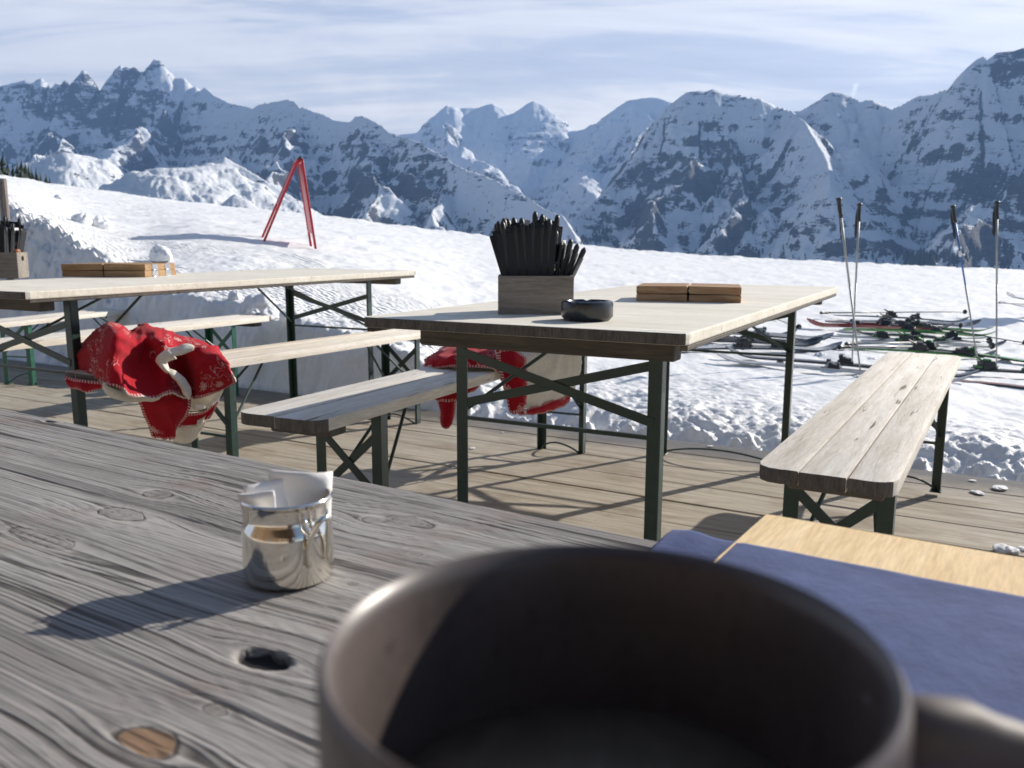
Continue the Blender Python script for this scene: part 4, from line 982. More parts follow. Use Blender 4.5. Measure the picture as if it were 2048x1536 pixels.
P = np.stack([TO.x+TD.x*Sg+TI.x*(Tg+.003*fbm(Sg*9, Sg*0, 3, 702)), TO.y+TD.y*Sg+TI.y*(Tg+.003*fbm(Sg*9, Sg*0, 3, 702)), Zc], -1).reshape(-1, 3)
o = mesh_obj('blue_cloth', P, grid_faces(nt, ns), M['navy'], smooth=True)
md = o.modifiers.new('thick', 'SOLIDIFY'); md.thickness = .0018; md.offset = 1
tag(o, 'navy blue fleece cloth spread on the foreground table beside the mug', 'cloth')

# ------------------------------------------------------------------ out on the snow: sign, post, skis, poles
Fn1, Fn2 = S(632, 500), S(527, 482); c = (Fn1+Fn2)/2
t = thing('a_frame_sign', 'red metal A-frame sign standing alone on the snow, seen edge-on', 'sign', c)
Dn = c.y; top = GY(601, 319, Dn+.12)
wd = (S(637, 487)-Fn1); wd.z = 0; wd.normalize(); wd = Vector((c.x, c.y, 0)).normalized()*.92+Vector((.8660, -.5, 0))*-.10; wd.z = 0; wd.normalize()
WS = .62
def off(p): return p-c
for nm, Fp, panel_k in (('poster_side', Fn1, (.02, .80)), ('open_side', Fn2, (.02, .52))):
    A0 = off(Fp); A1 = off(Fp)+wd*WS; T0 = off(top)+Vector((.02 if nm == 'poster_side' else -.03, 0, 0)); T1_ = T0+wd*WS
    A0.z = sz(Fp.x, Fp.y)-c.z-.02; q_ = Fp+wd*WS; A1.z = sz(q_.x, q_.y)-c.z-.02
    nrm = (T0-A0).cross(wd).normalized()
    fobj = MB(); fobj.bar(A0, T0, .032, .030, nrm); fobj.bar(A1, T1_, .032, .030, nrm); fobj.bar(T0, T1_, .032, .030, nrm)
    k = panel_k[1]; fobj.bar(T0.lerp(A0, k), T1_.lerp(A1, k), .026, .024, nrm)
    fr_ = fobj.build('frame', M['red'], t, bevel=.002)
    pm = MB(); a, b, c2, d = T0.lerp(A0, .03), T1_.lerp(A1, .03), T1_.lerp(A1, k), T0.lerp(A0, k); e = nrm*.006
    pm.raw([x+e for x in (a, b, c2, d)]+[x-e for x in (a, b, c2, d)], [(0, 1, 2, 3), (7, 6, 5, 4), (0, 4, 5, 1), (1, 5, 6, 2), (2, 6, 7, 3), (3, 7, 4, 0)])
    pan = pm.build('panel', M['red'], t)
    if nm == 'poster_side':
        o_ = nrm if nrm.x > 0 else -nrm
        for (k0, k1, i0, i1, mm) in [(.05, .14, .1, .9, 'paper'), (.17, .27, .2, .8, 'pinkp'), (.30, .355, .1, .62, 'paper'), (.37, .78, .08, .92, 'slate')]:
            pm = MB(); P4 = [T0.lerp(A0, kk).lerp(T1_.lerp(A1, kk), ii)+o_*h_ for h_ in (.0075, .0100) for kk, ii in ((k0, i0), (k0, i1), (k1, i1), (k1, i0))]
            if mm == 'pinkp': M['pinkp'] = simple('faded_pink_print', (.62, .22, .24), .5)
            if mm == 'slate': M['slate'] = simple('dark_poster_photo', (.16, .15, .15), .3, 0, .5, 9)
            pm.raw(P4, [(0, 1, 2, 3), (7, 6, 5, 4), (0, 4, 5, 1), (1, 5, 6, 2), (2, 6, 7, 3), (3, 7, 4, 0)]); pm.build('poster_patch', M[mm], t)
mb = MB(); a = off(top)+Vector((0, 0, .02)); mb.tube([a-wd*.02, a+wd*(WS+.02)], .022, 10); mb.build('hinge_rod', M['black'], t, smooth=True)
k1 = off(Fn1).lerp(off(top), .55); k2 = off(Fn2).lerp(off(top), .55)

P = GY(4, 357, 7.6); t = thing('post', 'weathered wooden post at the left edge above the snow bank', 'post', (P.x, P.y, 0))
mb = MB(); rg = random.Random(2)
v = [(.036*math.cos(a), .036*math.sin(a)) for a in [k*math.pi/5 for k in range(10)]]
mb.prism(v, .6, P.z-.01); mb.prism([(x*.93, y*.93) for x, y in v], P.z-.011, P.z); mb.build('shaft', M['post'] if 'post' in M else wood('post_wood', [(.12, .10, .085), (.22, .19, .17), (.32, .29, .26)], axis='Z', dark=(.04, .03, .03)), t, bevel=.003)

def ski_pole_parts(t, L, shaft, strap='bag', band=False, basket=True, upper=None, seed=0):
    """local: tip at z=0, grip top at z=L"""
    rg = random.Random(seed)
    cut = L*.53
    mb = MB(); mb.tube([(0, 0, 0), (0, 0, .02), (0, 0, cut)], [.002, .0055, .0072], 10); mb.build('shaft', M[shaft], t, smooth=True)
    mb = MB(); mb.tube([(0, 0, cut), (0, 0, L-.13)], [.0073, .0085], 10); o = mb.build('upper_shaft', M[upper or shaft], t, smooth=True)
    if band: mb = MB(); mb.tube([(0, 0, L*.70), (0, 0, L*.735)], .0088, 10); mb.build('white_band', M['paper'], o, smooth=True)
    mb = MB(); g = L-.14
    mb.tube([(0, 0, g), (.001, 0, g+.012), (.0, 0, g+.03), (-.003, 0, g+.06), (-.001, 0, g+.09), (.0, 0, g+.118), (.004, 0, g+.130), (.004, 0, g+.142)], [.010, .0165, .0135, .0150, .0145, .0150, .021, .017], 12)
    mb.build('grip', M['black'], t, smooth=True)
    mb = MB()
    if strap == 'loop':
        mb.tube([(-.014, 0, L-.012), (-.030, .004, L-.04), (-.034, .004, L-.10), (-.036, 0, L-.18), (-.045, 0, L-.23), (-.034, -.003, L-.262), (-.020, -.004, L-.21), (-.022, -.004, L-.16), (-.020, -.003, L-.08), (-.013, 0, L-.02)], .0030, 7, closed=True)
        mb.tube([(-.034, 0, L-.262), (-.046, .0, L-.274), (-.058, 0, L-.270)], .0042, 6)
    else:
        mb.tube([(-.012, 0, L-.010), (-.030, .0, L-.05), (-.040, .0, L-.10), (-.042, 0, L-.15), (-.038, 0, L-.20), (-.046, .0, L-.235), (-.040, 0, L-.262), (-.028, 0, L-.22), (-.024, 0, L-.16), (-.020, 0, L-.12), (-.016, 0, L-.06)], [.004, .008, .012, .012, .011, .012, .007, .010, .008, .006, .004], 8)
    mb.build('strap', M['pouch'], t, smooth=True)
    if basket:
        mb = MB(); mb.lathe([(.008, .075), (.028, .070), (.034, .066), (.034, .063), (.010, .066), (.008, .060)], n=20); mb.build('basket', M['black'], t, smooth=40)
def upright_pole(label, top, foot, **kw):
    Fp = S(*foot); Tp = GY(top[0], top[1], Fp.y); d = Tp-Fp; L = d.length+.05; d.normalize()
    t = thing('ski_pole', label, 'ski pole', Fp-d*.05, 0, 'ski poles'); t.rotation_euler = d.to_track_quat('Z', 'Y').to_euler()
    ski_pole_parts(t, L, basket=False, **kw)
    mb = MB(); 
    return t
upright_pole('silver ski pole stuck upright in the snow, leftmost, thin cord loop at its grip', (1677, 396), (1722, 752), shaft='alu', strap='loop', seed=1)
upright_pole('silver ski pole stuck upright, crossing the leftmost one', (1719, 407), (1704, 727), shaft='alu', strap='bag', seed=2)
upright_pole('ski pole with blue upper shaft and white band, stuck upright', (1905, 411), (1957, 733), shaft='alu', upper='blue_pole', band=True, seed=3)
upright_pole('silver ski pole stuck upright, rightmost of the four', (1994, 403), (1993, 738), shaft='alu', strap='bag', seed=4)
def lying_pole(label, grip, tip, shaft='black', lift=.05, z0=.03):
    a, b = S(*grip), S(*tip); a.z += lift; b.z += z0; d = a-b; L = d.length; d.normalize()
    t = thing('ski_pole', label, 'ski pole', b, 0, 'ski poles'); t.rotation_euler = d.to_track_quat('Z', 'Y').to_euler()
    ski_pole_parts(t, L, shaft=shaft); return t
def make_ski(label, tail, tip, top='ski_black', side='ski_edge', w=.085, bind='black', twin=False, lift=(.02, .02), roll=0., bpos=.47, bindings=True):
    a, b = S(*tail), S(*tip); a.z += lift[0]; b.z += lift[1]; d = b-a; L = d.length; d.normalize()
    rt = d.cross(Vector((0, 0, 1))).normalized(); up = rt.cross(d)
    t = thing('ski', label, 'ski', a, 0, 'skis lying on the snow')
    Mx = Matrix((rt, d, up)).transposed() @ Matrix.Rotation(roll, 3, 'Y'); t.rotation_euler = Mx.to_euler()
    n = 34; v = []; f = []; th = .013
    for i in range(n):
        s = i/(n-1); y = s*L; z = .010*math.sin(math.pi*min(1, max(0, (s-.06)/.8)))
        if s > .86: z += .075*((s-.86)/.14)**2
        if twin and s < .11: z += .06*((.11-s)/.11)**2
        ww = w*(.92+.16*((s-.45)/.45)**2); 
        if s > .94: ww *= math.sqrt(max(.03, 1-((s-.94)/.06)**2))
        if s < .03 : ww *= .75+.25*s/.03
        t_ = th*(.5+.9*math.sin(math.pi*s)**.7)
        v += [(-ww/2, y, z), (ww/2, y, z), (ww/2*.93, y, z+t_), (-ww/2*.93, y, z+t_)]
    mi = []
    for i in range(n-1):
        q0 = 4*i; q1 = q0+4
        for j in range(4): f.append((q0+j, q0+(j+1) % 4, q1+(j+1) % 4, q1+j))
    mb = MB(); b0 = 0
    mb.raw(v, f+[(3, 2, 1, 0), tuple(4*(n-1)+j for j in range(4))], 0)
    for i in range(len(mb.m)):
        if i < 4*(n-1): mb.m[i] = 0 if i % 4 == 2 else 1
    mb.build('ski_body', [M[top], M[side]], t, smooth=40)
    if bindings:
        yc = L*bpos; z0 = .024
        mb = MB(); mb.box((0, yc+.175, z0+.012), (.062, .115, .02)); mb.box((0, yc+.195, z0+.036), (.055, .062, .034), taper=(.7, .6)); mb.bar((-.034, yc+.15, z0+.035), (-.018, yc+.21, z0+.048), .012, .012); mb.bar((.034, yc+.15, z0+.035), (.018, yc+.21, z0+.048), .012, .012)
        tp_ = mb.build('toe_piece', M[bind], t, bevel=.004, seg=2)
        mb = MB(); mb.box((0, yc+.17, z0+.022), (.074, .085, .046), taper=(.8, .8)); mb.box((0, yc+.21, z0+.05), (.04, .03, .03)); mb.build('toe_housing', M['black'], tp_, bevel=.004, seg=2)
        mb = MB(); mb.box((0, yc-.17, z0+.012), (.062, .16, .02)); mb.box((0, yc-.165, z0+.045), (.056, .075, .06), taper=(.8, .55)); mb.bar((0, yc-.20, z0+.060), (0, yc-.262, z0+.088), .034, .012); mb.box((0, yc-.125, z0+.034), (.05, .03, .02))
        h_ = mb.build('heel_piece', M[bind], t, bevel=.004, seg=2)
        mb = MB(); mb.box((0, yc-.155, z0+.03), (.078, .11, .062), taper=(.8, .7)); mb.box((0, yc-.205, z0+.03), (.06, .03, .05)); mb.build('heel_housing', M['black'], h_, bevel=.004, seg=2)
        for sx in (-1, 1):
            mb = MB(); mb.tube([(sx*.036, yc-.09, z0+.03), (sx*.045, yc-.12, z0+.005), (sx*.047, yc-.17, z0-.012), (sx*.047, yc-.20, z0-.018)], .0035, 6); mb.build('brake_arm', M['black'], h_, smooth=True)
        mb = MB(); mb.box((0, yc, z0+.002), (.058, .52, .007)); mb.build('base_plate', M['black'], t, bevel=.001)
    return t
def ski_top(name, c, c2, sc=9):
    m, n = mat(name); tt = n.add('ShaderNodeTexCoord'); f = n.noise(n.map(tt.outputs['Object'], (1, .25, 1)), sc, 3, .5, .4)
    fr = n.noise(tt.outputs['Object'], 38, 5, .7)
    col = n.ramp(f, [(.44, c), (.50, c2), (.62, c)], 'CONSTANT'); col = n.mix(n.ramp(fr, [(.60, 0), (.68, .8)]), col, (.75, .77, .8))
    finish(n, col, .35, 0, fr, .1, .002, .5); return m
M['ski_black'] = ski_top('black_ski_topsheet', (.02, .022, .026), (.09, .10, .11)); M['ski_grey'] = ski_top('grey_ski_topsheet', (.20, .21, .22), (.42, .43, .44))
M['ski_red'] = ski_top('red_ski_topsheet', (.26, .02, .02), (.10, .02, .02)); M['ski_green'] = ski_top('green_ski_topsheet', (.05, .24, .04), (.16, .36, .10)); M['ski_white'] = ski_top('white_ski_topsheet', (.62, .62, .60), (.20, .18, .17))
M['ski_edge'] = simple('ski_sidewall', (.045, .05, .055), .4); M['edge_l'] = simple('pale_ski_sidewall', (.55, .56, .56), .4); M['edge_r'] = simple('red_ski_sidewall', (.22, .02, .02), .4); M['edge_g'] = simple('green_ski_sidewall', (.05, .24, .035), .4)
M['bind_green'] = simple('green_binding_plastic', (.03, .17, .03), .4); M['bind_grey'] = simple('grey_binding_plastic', (.33, .36, .38), .35)
make_ski('dark twin-tip ski nearest the deck, front one of its pair', (1937, 776), (1425, 724), 'ski_grey', 'edge_l', .10, 'bind_grey', True, (.02, .015), bpos=.40)
make_ski('dark twin-tip ski nearest the deck, rear one of its pair', (1955, 764), (1449, 716), 'ski_black', 'ski_edge', .10, 'black', True, (.02, .02), bpos=.40)
make_ski('grey ski with raised dark tip left of the crossed poles, rear one', (1352, 668), (1664, 688), 'ski_grey', 'ski_edge', .11, 'bind_grey', False, (.04, .03), .25, .42)
make_ski('grey ski with raised dark tip left of the crossed poles, front one', (1350, 702), (1680, 706), 'ski_grey', 'ski_edge', .11, 'black', False, (.02, .02), .1, .50)
make_ski('red-edged ski lying beneath the black pair', (1880, 670), (1614, 655), 'ski_red', 'edge_r', .08, 'bind_grey', False, (.05, .03), .5, .52)
make_ski('bright green ski with thin tip to the right, rear one', (1688, 658), (1990, 668), 'ski_green', 'edge_g', .075, 'bind_grey', False, (.03, .02), -.35, .45)
make_ski('bright green ski with thin tip to the right, front one', (1686, 664), (1996, 676), 'ski_green', 'edge_g', .075, 'black', False, (.03, .01), -.35, .5)
make_ski('black ski on top of the farthest pile', (1668, 642), (1936, 652), 'ski_black', 'ski_edge', .085, 'black', False, (.07, .04), 0, .5)
make_ski('black ski low in the farthest pile', (1690, 648), (1958, 656), 'ski_black', 'ski_edge', .085, 'black', False, (.03, .03), .2, .38)
make_ski('ski with pale tail and green bindings, rear one', (1637, 676), (1905, 694), 'ski_black', 'edge_l', .08, 'bind_green', False, (.02, .02), 0, .60)
make_ski('ski with pale tail and green bindings, front one', (1722, 686), (2010, 700), 'ski_black', 'edge_l', .08, 'bind_green', False, (.02, .02), .1, .42)
make_ski('green-tipped black ski running to the right edge behind the poles', (1800, 702), (2090, 736), 'ski_green', 'ski_edge', .09, 'bind_green', False, (.03, .03), 0, .35)
make_ski('worn brown ski with green binding at the right edge, rear one', (1905, 750), (2190, 764), 'ski_white', 'ski_edge', .09, 'bind_green', False, (.04, .02), 0, .38)
make_ski('worn brown ski at the right edge lying in front of its twin', (1860, 762), (2150, 790), 'ski_red', 'ski_edge', .09, 'bind_grey', False, (.0, .0), 0, .55, bindings=False)
make_ski('ski tip farthest away at the right edge', (2200, 640), (2012, 603), 'ski_white', 'ski_edge', .09, 'black', False, (.05, .12), 0, .4)
make_ski('black ski slanting under the red one in the farthest pile', (1650, 648), (1905, 664), 'ski_black', 'edge_r', .09, 'black', False, (.03, .03), .1, .58)
make_ski('dark grey ski lying between the green skis and the green bindings', (1960, 690), (1700, 671), 'ski_black', 'ski_edge', .085, 'black', False, (.02, .02), .2, .35)
make_ski('long dark ski under the red-gripped poles', (1700, 700), (1990, 722), 'ski_black', 'edge_g', .09, 'black', False, (.02, .02), .1, .62)
make_ski('dark ski half buried behind the raised grey ski tips', (1340, 684), (1640, 694), 'ski_black', 'ski_edge', .10, 'black', False, (.03, .02), .4, .38)
make_ski('snow-dusted dark ski left of the near pair, under the table', (1330, 672), (1590, 680), 'ski_black', 'edge_l', .09, 'bind_grey', False, (.05, .03), .2, .45)
lying_pole('black ski pole lying on top of the farthest pile', (1640, 640), (1934, 636), 'black', .09, .09)
lying_pole('black ski pole lying beside the farthest pile, lower basket', (1700, 650), (1930, 658), 'black', .05, .04)
lying_pole('dark ski pole lying slantwise towards the right edge', (1840, 664), (2060, 694), 'black', .08, .03)
lying_pole('grey ski pole with dark red grip behind the bench, front one', (1676, 708), (1992, 702), 'alu', .06, .05)
lying_pole('grey ski pole with dark red grip behind the bench, rear one', (1690, 704), (1985, 693), 'alu', .07, .06)
lying_pole('thin pole lying far off at the right edge', (2230, 622), (1992, 608), 'black', .04, .02)
lying_pole('thin ski pole half sunk left of the red ski', (1470, 618), (1602, 656), 'alu', .06, .0)
CL = ['at the foot of the leftmost upright pole', 'just right of the leftmost upright pole', 'beneath the crossed poles', 'left of the red-gripped pole handles', 'on the pale slab left of the crossed poles', 'right of the crossed poles behind the bench', 'near the right edge below the baskets', 'beside the foot of the blue pole', 'between the bench end and the blue pole', 'near the rightmost pole foot', 'in front of the twin-tip skis', 'behind the leg of the middle table', 'left of the middle table leg', 'between the green bindings']
for i, (px, py, s) in enumerate([(1722, 760, .055), (1735, 756, .035), (1690, 715, .05), (1668, 706, .06), (1640, 712, .04), (1745, 722, .05), (1990, 712, .04), (1950, 742, .05), (1900, 738, .05), (2010, 726, .05), (1560, 726, .03), (1600, 690, .03), (1500, 688, .025), (1835, 690, .03)]):
    P = S(px, py); lump(P+Vector((0, 0, s*.1)), s, 61+i, 'snow clod '+CL[i], 'snow_clod', 'snow clod', 'snow clods among the skis', flat=.55)

# unseen board added past the right edge to shade the snow behind the skis
P = S(1880, 648); h_ = 2.1; k = h_/math.tan(SUN_EL); X_, Y_ = P.x+math.sin(SUN_AZ)*k, P.y+math.cos(SUN_AZ)*k
t = thing('shadow_board', 'unseen wooden board on two posts, added beyond the right edge for its shadow', 'shadow board', (X_, Y_, sz(X_, Y_)), -R(20))
for sx in (-1, 1):
    mb = MB(); mb.box((sx*.36, 0, .95), (.08, .08, 2.3)); mb.build('post', M['edge'], t, bevel=.006)
mb = MB(); mb.box((0, -.055, 1.45), (.86, .03, 1.15)); mb.build('panel', M['crate'], t, bevel=.004)
mb = MB(); mb.box((0, -.0, 2.12), (1.0, .26, .035), Matrix.Rotation(.12, 3, 'X')); mb.build('rain_roof', M['edge'], t, bevel=.004)

# the mountain restaurant whose terrace this is, behind the camera (it shows only as reflections and as missing skylight)
M['log'] = wood('dark_chalet_boards', [(.07, .04, .022), (.13, .08, .045), (.20, .13, .075)], axis='X', stretch=20, scale=4, dark=(.02, .014, .01))
M['window_glass'] = simple('dark_window_glass', (.03, .035, .04), .06, 0, .1, 3, spec=.8); M['plaster'] = simple('cream_plaster', (.55, .50, .42), .85, 0, .08, 6)
t = thing('mountain_restaurant', 'dark timber restaurant front on the terrace behind the camera', 'building', (-2.4, -3.6, 0), R(-30))
mb = MB(); mb.box((0, -.2, .45), (15, .4, .9)); mb.build('plinth', M['plaster'], t, bevel=.01)
xs = [-5.6, -2.9, 2.9, 5.6]
for k in range(16):
    z = .9+.2*k+.1
    segs = [(-7.5, 7.5)] if not 1 <= k <= 7 else [(-7.5, -6.2), (-5.0, -3.5), (-2.3, -.55), (.55, 2.3), (3.5, 5.0), (6.2, 7.5)]
    if k == 0: segs = [(-7.5, -.55), (.55, 7.5)]
    for a, b in segs:
        mb = MB(); mb.box(((a+b)/2, -.15, z), (b-a, .12, .194)); mb.build('wall_board', M['log'], t, bevel=.012)
for x in xs:
    mb = MB(); mb.box((x, -.14, 1.82), (1.2, .03, 1.4)); o = mb.build('window', M['window_glass'], t)
    for dx in (-.58, 0, .58): mb = MB(); mb.box((x+dx, -.10, 1.82), (.07, .07, 1.4)); mb.build('frame_bar', M['pine'], o, bevel=.005)
mb = MB(); mb.box((0, -.12, 1.75), (1.08, .06, 1.7)); mb.build('door', M['edge'], t, bevel=.006)
mb = MB(); mb.box((0, .45, 4.25), (16.4, 2.6, .14), Matrix.Rotation(-.30, 3, 'X')); mb.build('roof', M['log'], t, bevel=.01)

# ------------------------------------------------------------------ red fleece blankets
def catmull(Pts, k):
    """upsample axis 0 of an array (n, ..., 3) k times"""
    n = len(Pts); E_ = np.concatenate([2*Pts[:1]-Pts[1:2], Pts, 2*Pts[-1:]-Pts[-2:-1]]); out = []
    for i in range(n-1):
        a, b, c, d = E_[i], E_[i+1], E_[i+2], E_[i+3]
        for j in range(k):
            t = j/k; out.append(.5*((2*b)+(-a+c)*t+(2*a-5*b+4*c-d)*t*t+(-a+3*b-3*c+d)*t**3))
    out.append(Pts[-1]); return np.array(out)
def sheet(name, rows, parent, k=9, front='blanket', back='sherpa', th=.006, wr=.006, seed=0, flip=False, ruffle=.0, uv0=(0, 0), uvs=1.0):
    """rows of (px, py, Y): survey of the hanging cloth; smoothed, wrinkled, given a red face and a sherpa back"""
    P = np.array([[tuple(GY(a, b, c)) for a, b, c in r] for r in rows])
    nr, nc = P.shape[:2]
    P = catmull(P, k); P = np.swapaxes(catmull(np.swapaxes(P, 0, 1), k), 0, 1)
    nr, nc = P.shape[:2]
    du = np.linalg.norm(np.diff(P, axis=1), axis=-1).mean(0); dv_ = np.linalg.norm(np.diff(P, axis=0), axis=-1).mean(1)
    U = np.concatenate([[0], np.cumsum(du)]); V_ = np.concatenate([[0], np.cumsum(dv_)])
    UU, VV = np.meshgrid(U, V_)
    gx = np.gradient(P, axis=1); gy = np.gradient(P, axis=0); N = np.cross(gx, gy); N /= np.linalg.norm(N, axis=-1, keepdims=True)+1e-9
    cr_ = np.abs(pnoise(UU*9+seed+1.5*pnoise(UU*3, VV*3, 840+seed), VV*4.2+seed*2, 850+seed)); cr2 = np.abs(pnoise(UU*6+VV*9, VV*7-UU*4, 860+seed))
    w_ = (np.minimum(cr_, .34)-.18)*wr*4.6+(np.minimum(cr2, .24)-.14)*wr*3.0+fbm(UU*14+seed, VV*6+seed, 4, 800+seed)*wr*.8+fbm(UU*45, VV*45, 3, 820+seed)*wr*.35
    if ruffle:
        e = np.minimum.reduce([VV[-1:, :]-VV+0*VV, 0*VV+.05]); w_ = w_+ruffle*np.sin(UU*95+seed)*np.exp(-e/.02)
    P = P+N*w_[..., None]
    F = grid_faces(nr, nc)
    if not flip: F = F[:, ::-1].copy()
    e1, e2 = np.minimum(UU, U[-1]-UU), np.minimum(VV, V_[-1]-VV)
    o = mesh_obj(name, P.reshape(-1, 3), F, [M[front], M[back]], parent, smooth=True, attrs={'edge': np.minimum(e1, e2), 'along': np.where(e1 < e2, VV, UU)})
    uv = o.data.uv_layers.new(name='UVMap'); li = F.ravel()
    uvd = np.stack([UU.ravel()[li]*uvs+uv0[0], VV.ravel()[li]*uvs+uv0[1]], -1); uv.data.foreach_set('uv', uvd.astype(np.float32).ravel())
    md = o.modifiers.new('thick', 'SOLIDIFY'); md.thickness = th; md.offset = -1; md.material_offset = 1; md.material_offset_rim = 1
    return o
def stitch(rows_line, parent, r=.0035, step=3):
    pass
t = thing('blanket', 'crumpled red fleece blanket with cream lining heaped on the bench end', 'blanket', (0, 0, 0), group='red fleece blankets')
# the heap: columns run left to right, rows from behind the crest down to the front hem
main = [
 [(165, 722, 3.34), (205, 690, 3.32), (232, 690, 3.32), (262, 700, 3.34), (282, 690, 3.34), (318, 695, 3.36), (352, 705, 3.38), (392, 715, 3.38), (432, 725, 3.38), (452, 740, 3.38)],
 [(152, 702, 3.20), (203, 650, 3.12), (232, 647, 3.12), (262, 664, 3.18), (280, 648, 3.20), (318, 655, 3.18), (352, 668, 3.20), (392, 681, 3.18), (432, 694, 3.16), (450, 715, 3.14)],
 [(141, 712, 3.13), (204, 668, 3.00), (238, 662, 2.96), (266, 678, 3.09), (290, 672, 3.07), (324, 678, 3.00), (356, 692, 3.06), (396, 694, 3.02), (438, 706, 3.00), (459, 733, 3.00)],
 [(138, 724, 3.11), (206, 700, 2.95), (238, 688, 2.93), (270, 702, 3.08), (298, 704, 3.08), (330, 700, 2.98), (356, 716, 3.09), (400, 716, 2.98), (442, 728, 2.96), (466, 750, 2.95)],
 [(140, 734, 3.10), (208, 734, 2.93), (233, 724, 2.92), (266, 736, 3.06), (304, 742, 3.04), (334, 730, 3.02), (362, 742, 3.10), (400, 745, 2.98), (440, 752, 2.95), (471, 764, 2.95)],
 [(150, 736, 3.09), (208, 758, 2.93), (234, 752, 2.91), (262, 768, 3.00), (302, 776, 3.00), (338, 764, 3.02), (374, 770, 3.10), (402, 774, 2.99), (436, 776, 2.97), (468, 772, 2.97)],
 [(160, 737, 3.08), (207, 764, 2.925), (238, 776, 2.91), (272, 790, 2.95), (310, 792, 2.97), (348, 786, 3.00), (384, 796, 3.06), (404, 796, 3.00), (432, 788, 2.99), (458, 778, 2.99)]]
main = [[(a, b, Y-(0, .55, 1, 1, 1, 1, 1)[r]*(0, .11, .12, .15, .085, .06, .02, .0, .0, .0)[ci]) for ci, (a, b, Y) in enumerate(rw)] for r, rw in enumerate(main)]
sheet('crumpled_heap', main, t, 9, seed=1, wr=.007, uvs=1.)
# lining showing where the hem rolls forward
hem = [
 [(207, 764, 2.918), (216, 772, 2.905), (236, 781, 2.90), (262, 792, 2.93), (292, 795, 2.95), (322, 792, 2.955)],
 [(206, 776, 2.915), (215, 784, 2.90), (238, 792, 2.895), (264, 799, 2.93), (292, 801, 2.95), (320, 797, 2.955)],
 [(212, 786, 2.93), (222, 795, 2.915), (243, 802, 2.91), (268, 805, 2.94), (294, 804, 2.96), (318, 800, 2.965)]]
hem = [[(a, b, Y-.11+.012*ci) for ci, (a, b, Y) in enumerate(rw)] for rw in hem]
sheet('rolled_hem', hem, t, 7, 'sherpa', 'blanket', .006, .003, 2)
fold = [
 [(332, 700, 2.955), (318, 712, 2.95), (316, 722, 2.955), (332, 734, 2.96), (352, 742, 2.975), (370, 756, 3.00), (380, 772, 3.02), (384, 788, 3.03)],
 [(344, 706, 2.955), (324, 718, 2.95), (324, 730, 2.95), (336, 746, 2.955), (352, 757, 2.965), (364, 770, 2.98), (373, 785, 3.00), (380, 797, 3.02)],
 [(352, 714, 2.985), (332, 722, 2.975), (333, 733, 2.975), (342, 750, 2.98), (352, 764, 2.985), (360, 776, 3.00), (368, 790, 3.02), (377, 800, 3.03)]]
fold = [[(a, b, Y-.055) for (a, b, Y) in rw] for rw in fold]
sheet('turned_lining', fold, t, 7, 'sherpa', 'sherpa', .006, .002, 3)
lip = [
 [(334, 697, 2.985), (352, 693, 2.985), (372, 688, 2.985), (386, 691, 2.99)],
 [(334, 703, 2.965), (352, 703, 2.96), (374, 698, 2.96), (389, 694, 2.975)],
 [(330, 708, 2.955), (350, 712, 2.955), (370, 708, 2.96), (386, 700, 2.98)]]
lip = [[(a, b, Y-.055) for (a, b, Y) in rw] for rw in lip]
sheet('turned_lining', lip, t, 7, 'sherpa', 'blanket', .006, .002, 4)
tail_ = [
 [(268, 790, 3.02), (300, 790, 3.03), (330, 788, 3.03), (358, 784, 3.03), (384, 792, 3.05)],
 [(276, 808, 3.03), (302, 810, 3.02), (332, 806, 3.00), (360, 802, 3.00), (382, 812, 3.04)],
 [(286, 834, 3.04), (308, 836, 3.03), (334, 834, 3.01), (356, 830, 3.01), (372, 834, 3.05)],
 [(298, 858, 3.05), (318, 862, 3.04), (336, 864, 3.03), (348, 862, 3.04), (356, 860, 3.07)],
 [(306, 874, 3.06), (322, 878, 3.05), (336, 880, 3.05), (344, 880, 3.06), (350, 878, 3.08)]]
sheet('hanging_corner', tail_, t, 8, 'blanket', 'sherpa', .008, .005, 5, ruffle=.002)
und = [
 [(380, 792, 3.07), (402, 790, 3.05), (426, 782, 3.04), (448, 772, 3.04)],
 [(378, 806, 3.09), (400, 804, 3.07), (424, 797, 3.06), (446, 786, 3.06)],
 [(372, 822, 3.10), (394, 822, 3.08), (418, 815, 3.07), (440, 800, 3.08)]]
sheet('lining_flap', und, t, 8, 'sherpa', 'blanket', .006, .005, 6)
red2 = [
 [(366, 826, 3.10), (388, 826, 3.08), (412, 820, 3.07), (438, 802, 3.08)],
 [(358, 844, 3.10), (382, 846, 3.08), (406, 842, 3.07), (430, 820, 3.08)],
 [(352, 856, 3.10), (374, 852, 3.08), (398, 846, 3.07), (420, 836, 3.09)]]
sheet('hanging_corner', red2, t, 7, 'blanket', 'sherpa', .008, .004, 7)
lin3 = [
 [(352, 856, 3.11), (372, 853, 3.09), (396, 848, 3.09), (412, 842, 3.10)],
 [(344, 872, 3.11), (364, 872, 3.09), (386, 870, 3.09), (404, 860, 3.10)],
 [(346, 884, 3.11), (362, 886, 3.10), (380, 886, 3.10), (396, 876, 3.11)]]
sheet('lining_flap', lin3, t, 7, 'sherpa', 'blanket', .006, .004, 8)
left = [
 [(131, 752, 3.00), (150, 757, 2.96), (175, 760, 2.94), (208, 762, 2.93)],
 [(131, 764, 2.99), (148, 770, 2.95), (176, 774, 2.93), (208, 775, 2.92)],
 [(140, 776, 3.01), (156, 782, 2.97), (178, 785, 2.95), (206, 780, 2.94)]]
left = [[(a, b, Y-.06) for (a, b, Y) in rw] for rw in left]
sheet('sagging_fold', left, t, 7, 'blanket', 'sherpa', .010, .004, 9)
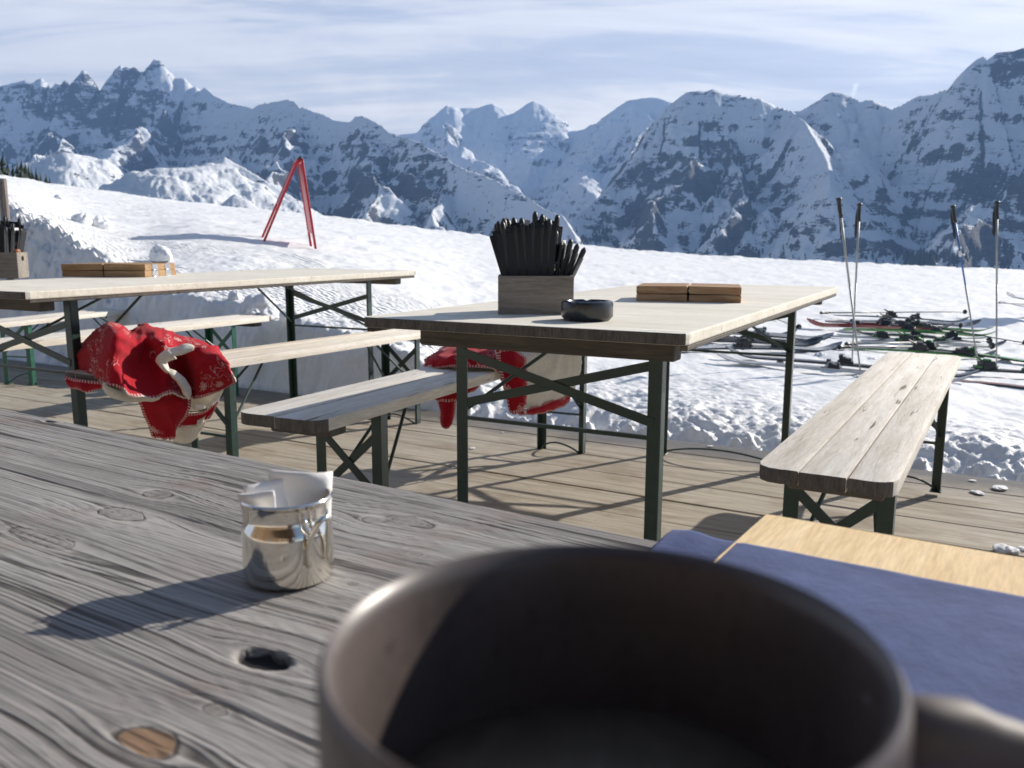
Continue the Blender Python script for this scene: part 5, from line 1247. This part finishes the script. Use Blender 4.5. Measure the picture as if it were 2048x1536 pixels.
mb = MB(); a, b = GY(391, 812, 3.045), GY(410, 813, 3.045); mb.bar(a, b, .004, .014, (0, 0, 1)); o = mb.build('care_label', M['paper'], t, bevel=.0006)

t = thing('blanket', 'red fleece blanket with cream lining folded over the middle bench end', 'blanket', (0, 0, 0), group='red fleece blankets')
arch = [
 [(880, 700, 3.45), (915, 680, 3.45), (955, 670, 3.50), (1000, 668, 3.5), (1030, 675, 3.5), (1050, 700, 3.45)],
 [(858, 712, 3.28), (890, 700, 3.22), (940, 690, 3.25), (990, 684, 3.3), (1025, 688, 3.3), (1046, 712, 3.28)],
 [(846, 726, 3.16), (876, 712, 3.06), (930, 706, 3.02), (980, 702, 3.05), (1020, 706, 3.10), (1048, 730, 3.12)],
 [(848, 734, 3.12), (880, 726, 3.02), (930, 722, 2.97), (980, 722, 2.98), (1018, 732, 3.02), (1050, 752, 3.05)],
 [(856, 736, 3.11), (884, 735, 3.02), (930, 735, 2.97), (980, 737, 2.96), (1012, 752, 2.98), (1044, 765, 3.02)]]
sheet('draped_fold', arch, t, 9, seed=11, wr=.007)
band = [
 [(992, 700, 3.00), (1012, 696, 3.00), (1032, 700, 3.02), (1052, 715, 3.06)],
 [(996, 735, 2.97), (1016, 735, 2.96), (1036, 738, 2.97), (1056, 745, 3.02)],
 [(1004, 765, 2.96), (1020, 768, 2.95), (1040, 772, 2.96), (1058, 775, 3.01)],
 [(1012, 798, 2.96), (1026, 800, 2.95), (1042, 800, 2.96), (1056, 798, 3.01)],
 [(1020, 826, 2.97), (1032, 828, 2.96), (1044, 820, 2.97), (1054, 808, 3.01)]]
sheet('hanging_fold', band, t, 8, seed=12, wr=.005, ruffle=.002)
pan = [
 [(1030, 672, 3.45), (1075, 670, 3.50), (1120, 670, 3.60), (1166, 676, 3.68)],
 [(1040, 704, 3.12), (1078, 700, 3.18), (1124, 698, 3.30), (1166, 700, 3.40)],
 [(1046, 748, 3.06), (1082, 746, 3.13), (1126, 742, 3.24), (1164, 738, 3.36)],
 [(1048, 790, 3.05), (1082, 786, 3.12), (1120, 778, 3.22), (1156, 770, 3.34)],
 [(1042, 822, 3.06), (1076, 812, 3.12), (1112, 800, 3.22), (1146, 788, 3.32)]]
sheet('lining_panel', pan, t, 9, 'sherpa', 'blanket', .009, .007, 13)
hm = [
 [(1040, 820, 3.05), (1076, 810, 3.11), (1110, 798, 3.21), (1141, 788, 3.31)],
 [(1036, 828, 3.03), (1078, 820, 3.09), (1114, 808, 3.19), (1142, 798, 3.30)],
 [(1040, 833, 3.06), (1080, 828, 3.12), (1116, 818, 3.22), (1140, 806, 3.33)]]
sheet('rolled_hem', hm, t, 8, 'blanket', 'sherpa', .007, .003, 14)
low = [
 [(846, 778, 3.24), (880, 770, 3.22), (920, 758, 3.22), (960, 748, 3.24), (992, 742, 3.26)],
 [(848, 790, 3.24), (880, 788, 3.20), (918, 780, 3.20), (952, 768, 3.22), (978, 756, 3.25)],
 [(868, 800, 3.24), (884, 806, 3.20), (908, 804, 3.20), (932, 792, 3.23), (950, 780, 3.26)]]
sheet('hanging_fold', low, t, 8, seed=15, wr=.004)
tong = [
 [(874, 796, 3.22), (886, 798, 3.19), (902, 798, 3.19), (914, 794, 3.21)],
 [(878, 820, 3.22), (888, 822, 3.18), (902, 822, 3.18), (912, 818, 3.21)],
 [(880, 842, 3.22), (888, 848, 3.19), (900, 846, 3.19), (908, 838, 3.21)],
 [(884, 854, 3.23), (890, 858, 3.21), (897, 857, 3.21), (904, 850, 3.22)]]
sheet('hanging_tongue', tong, t, 8, seed=16, wr=.003)
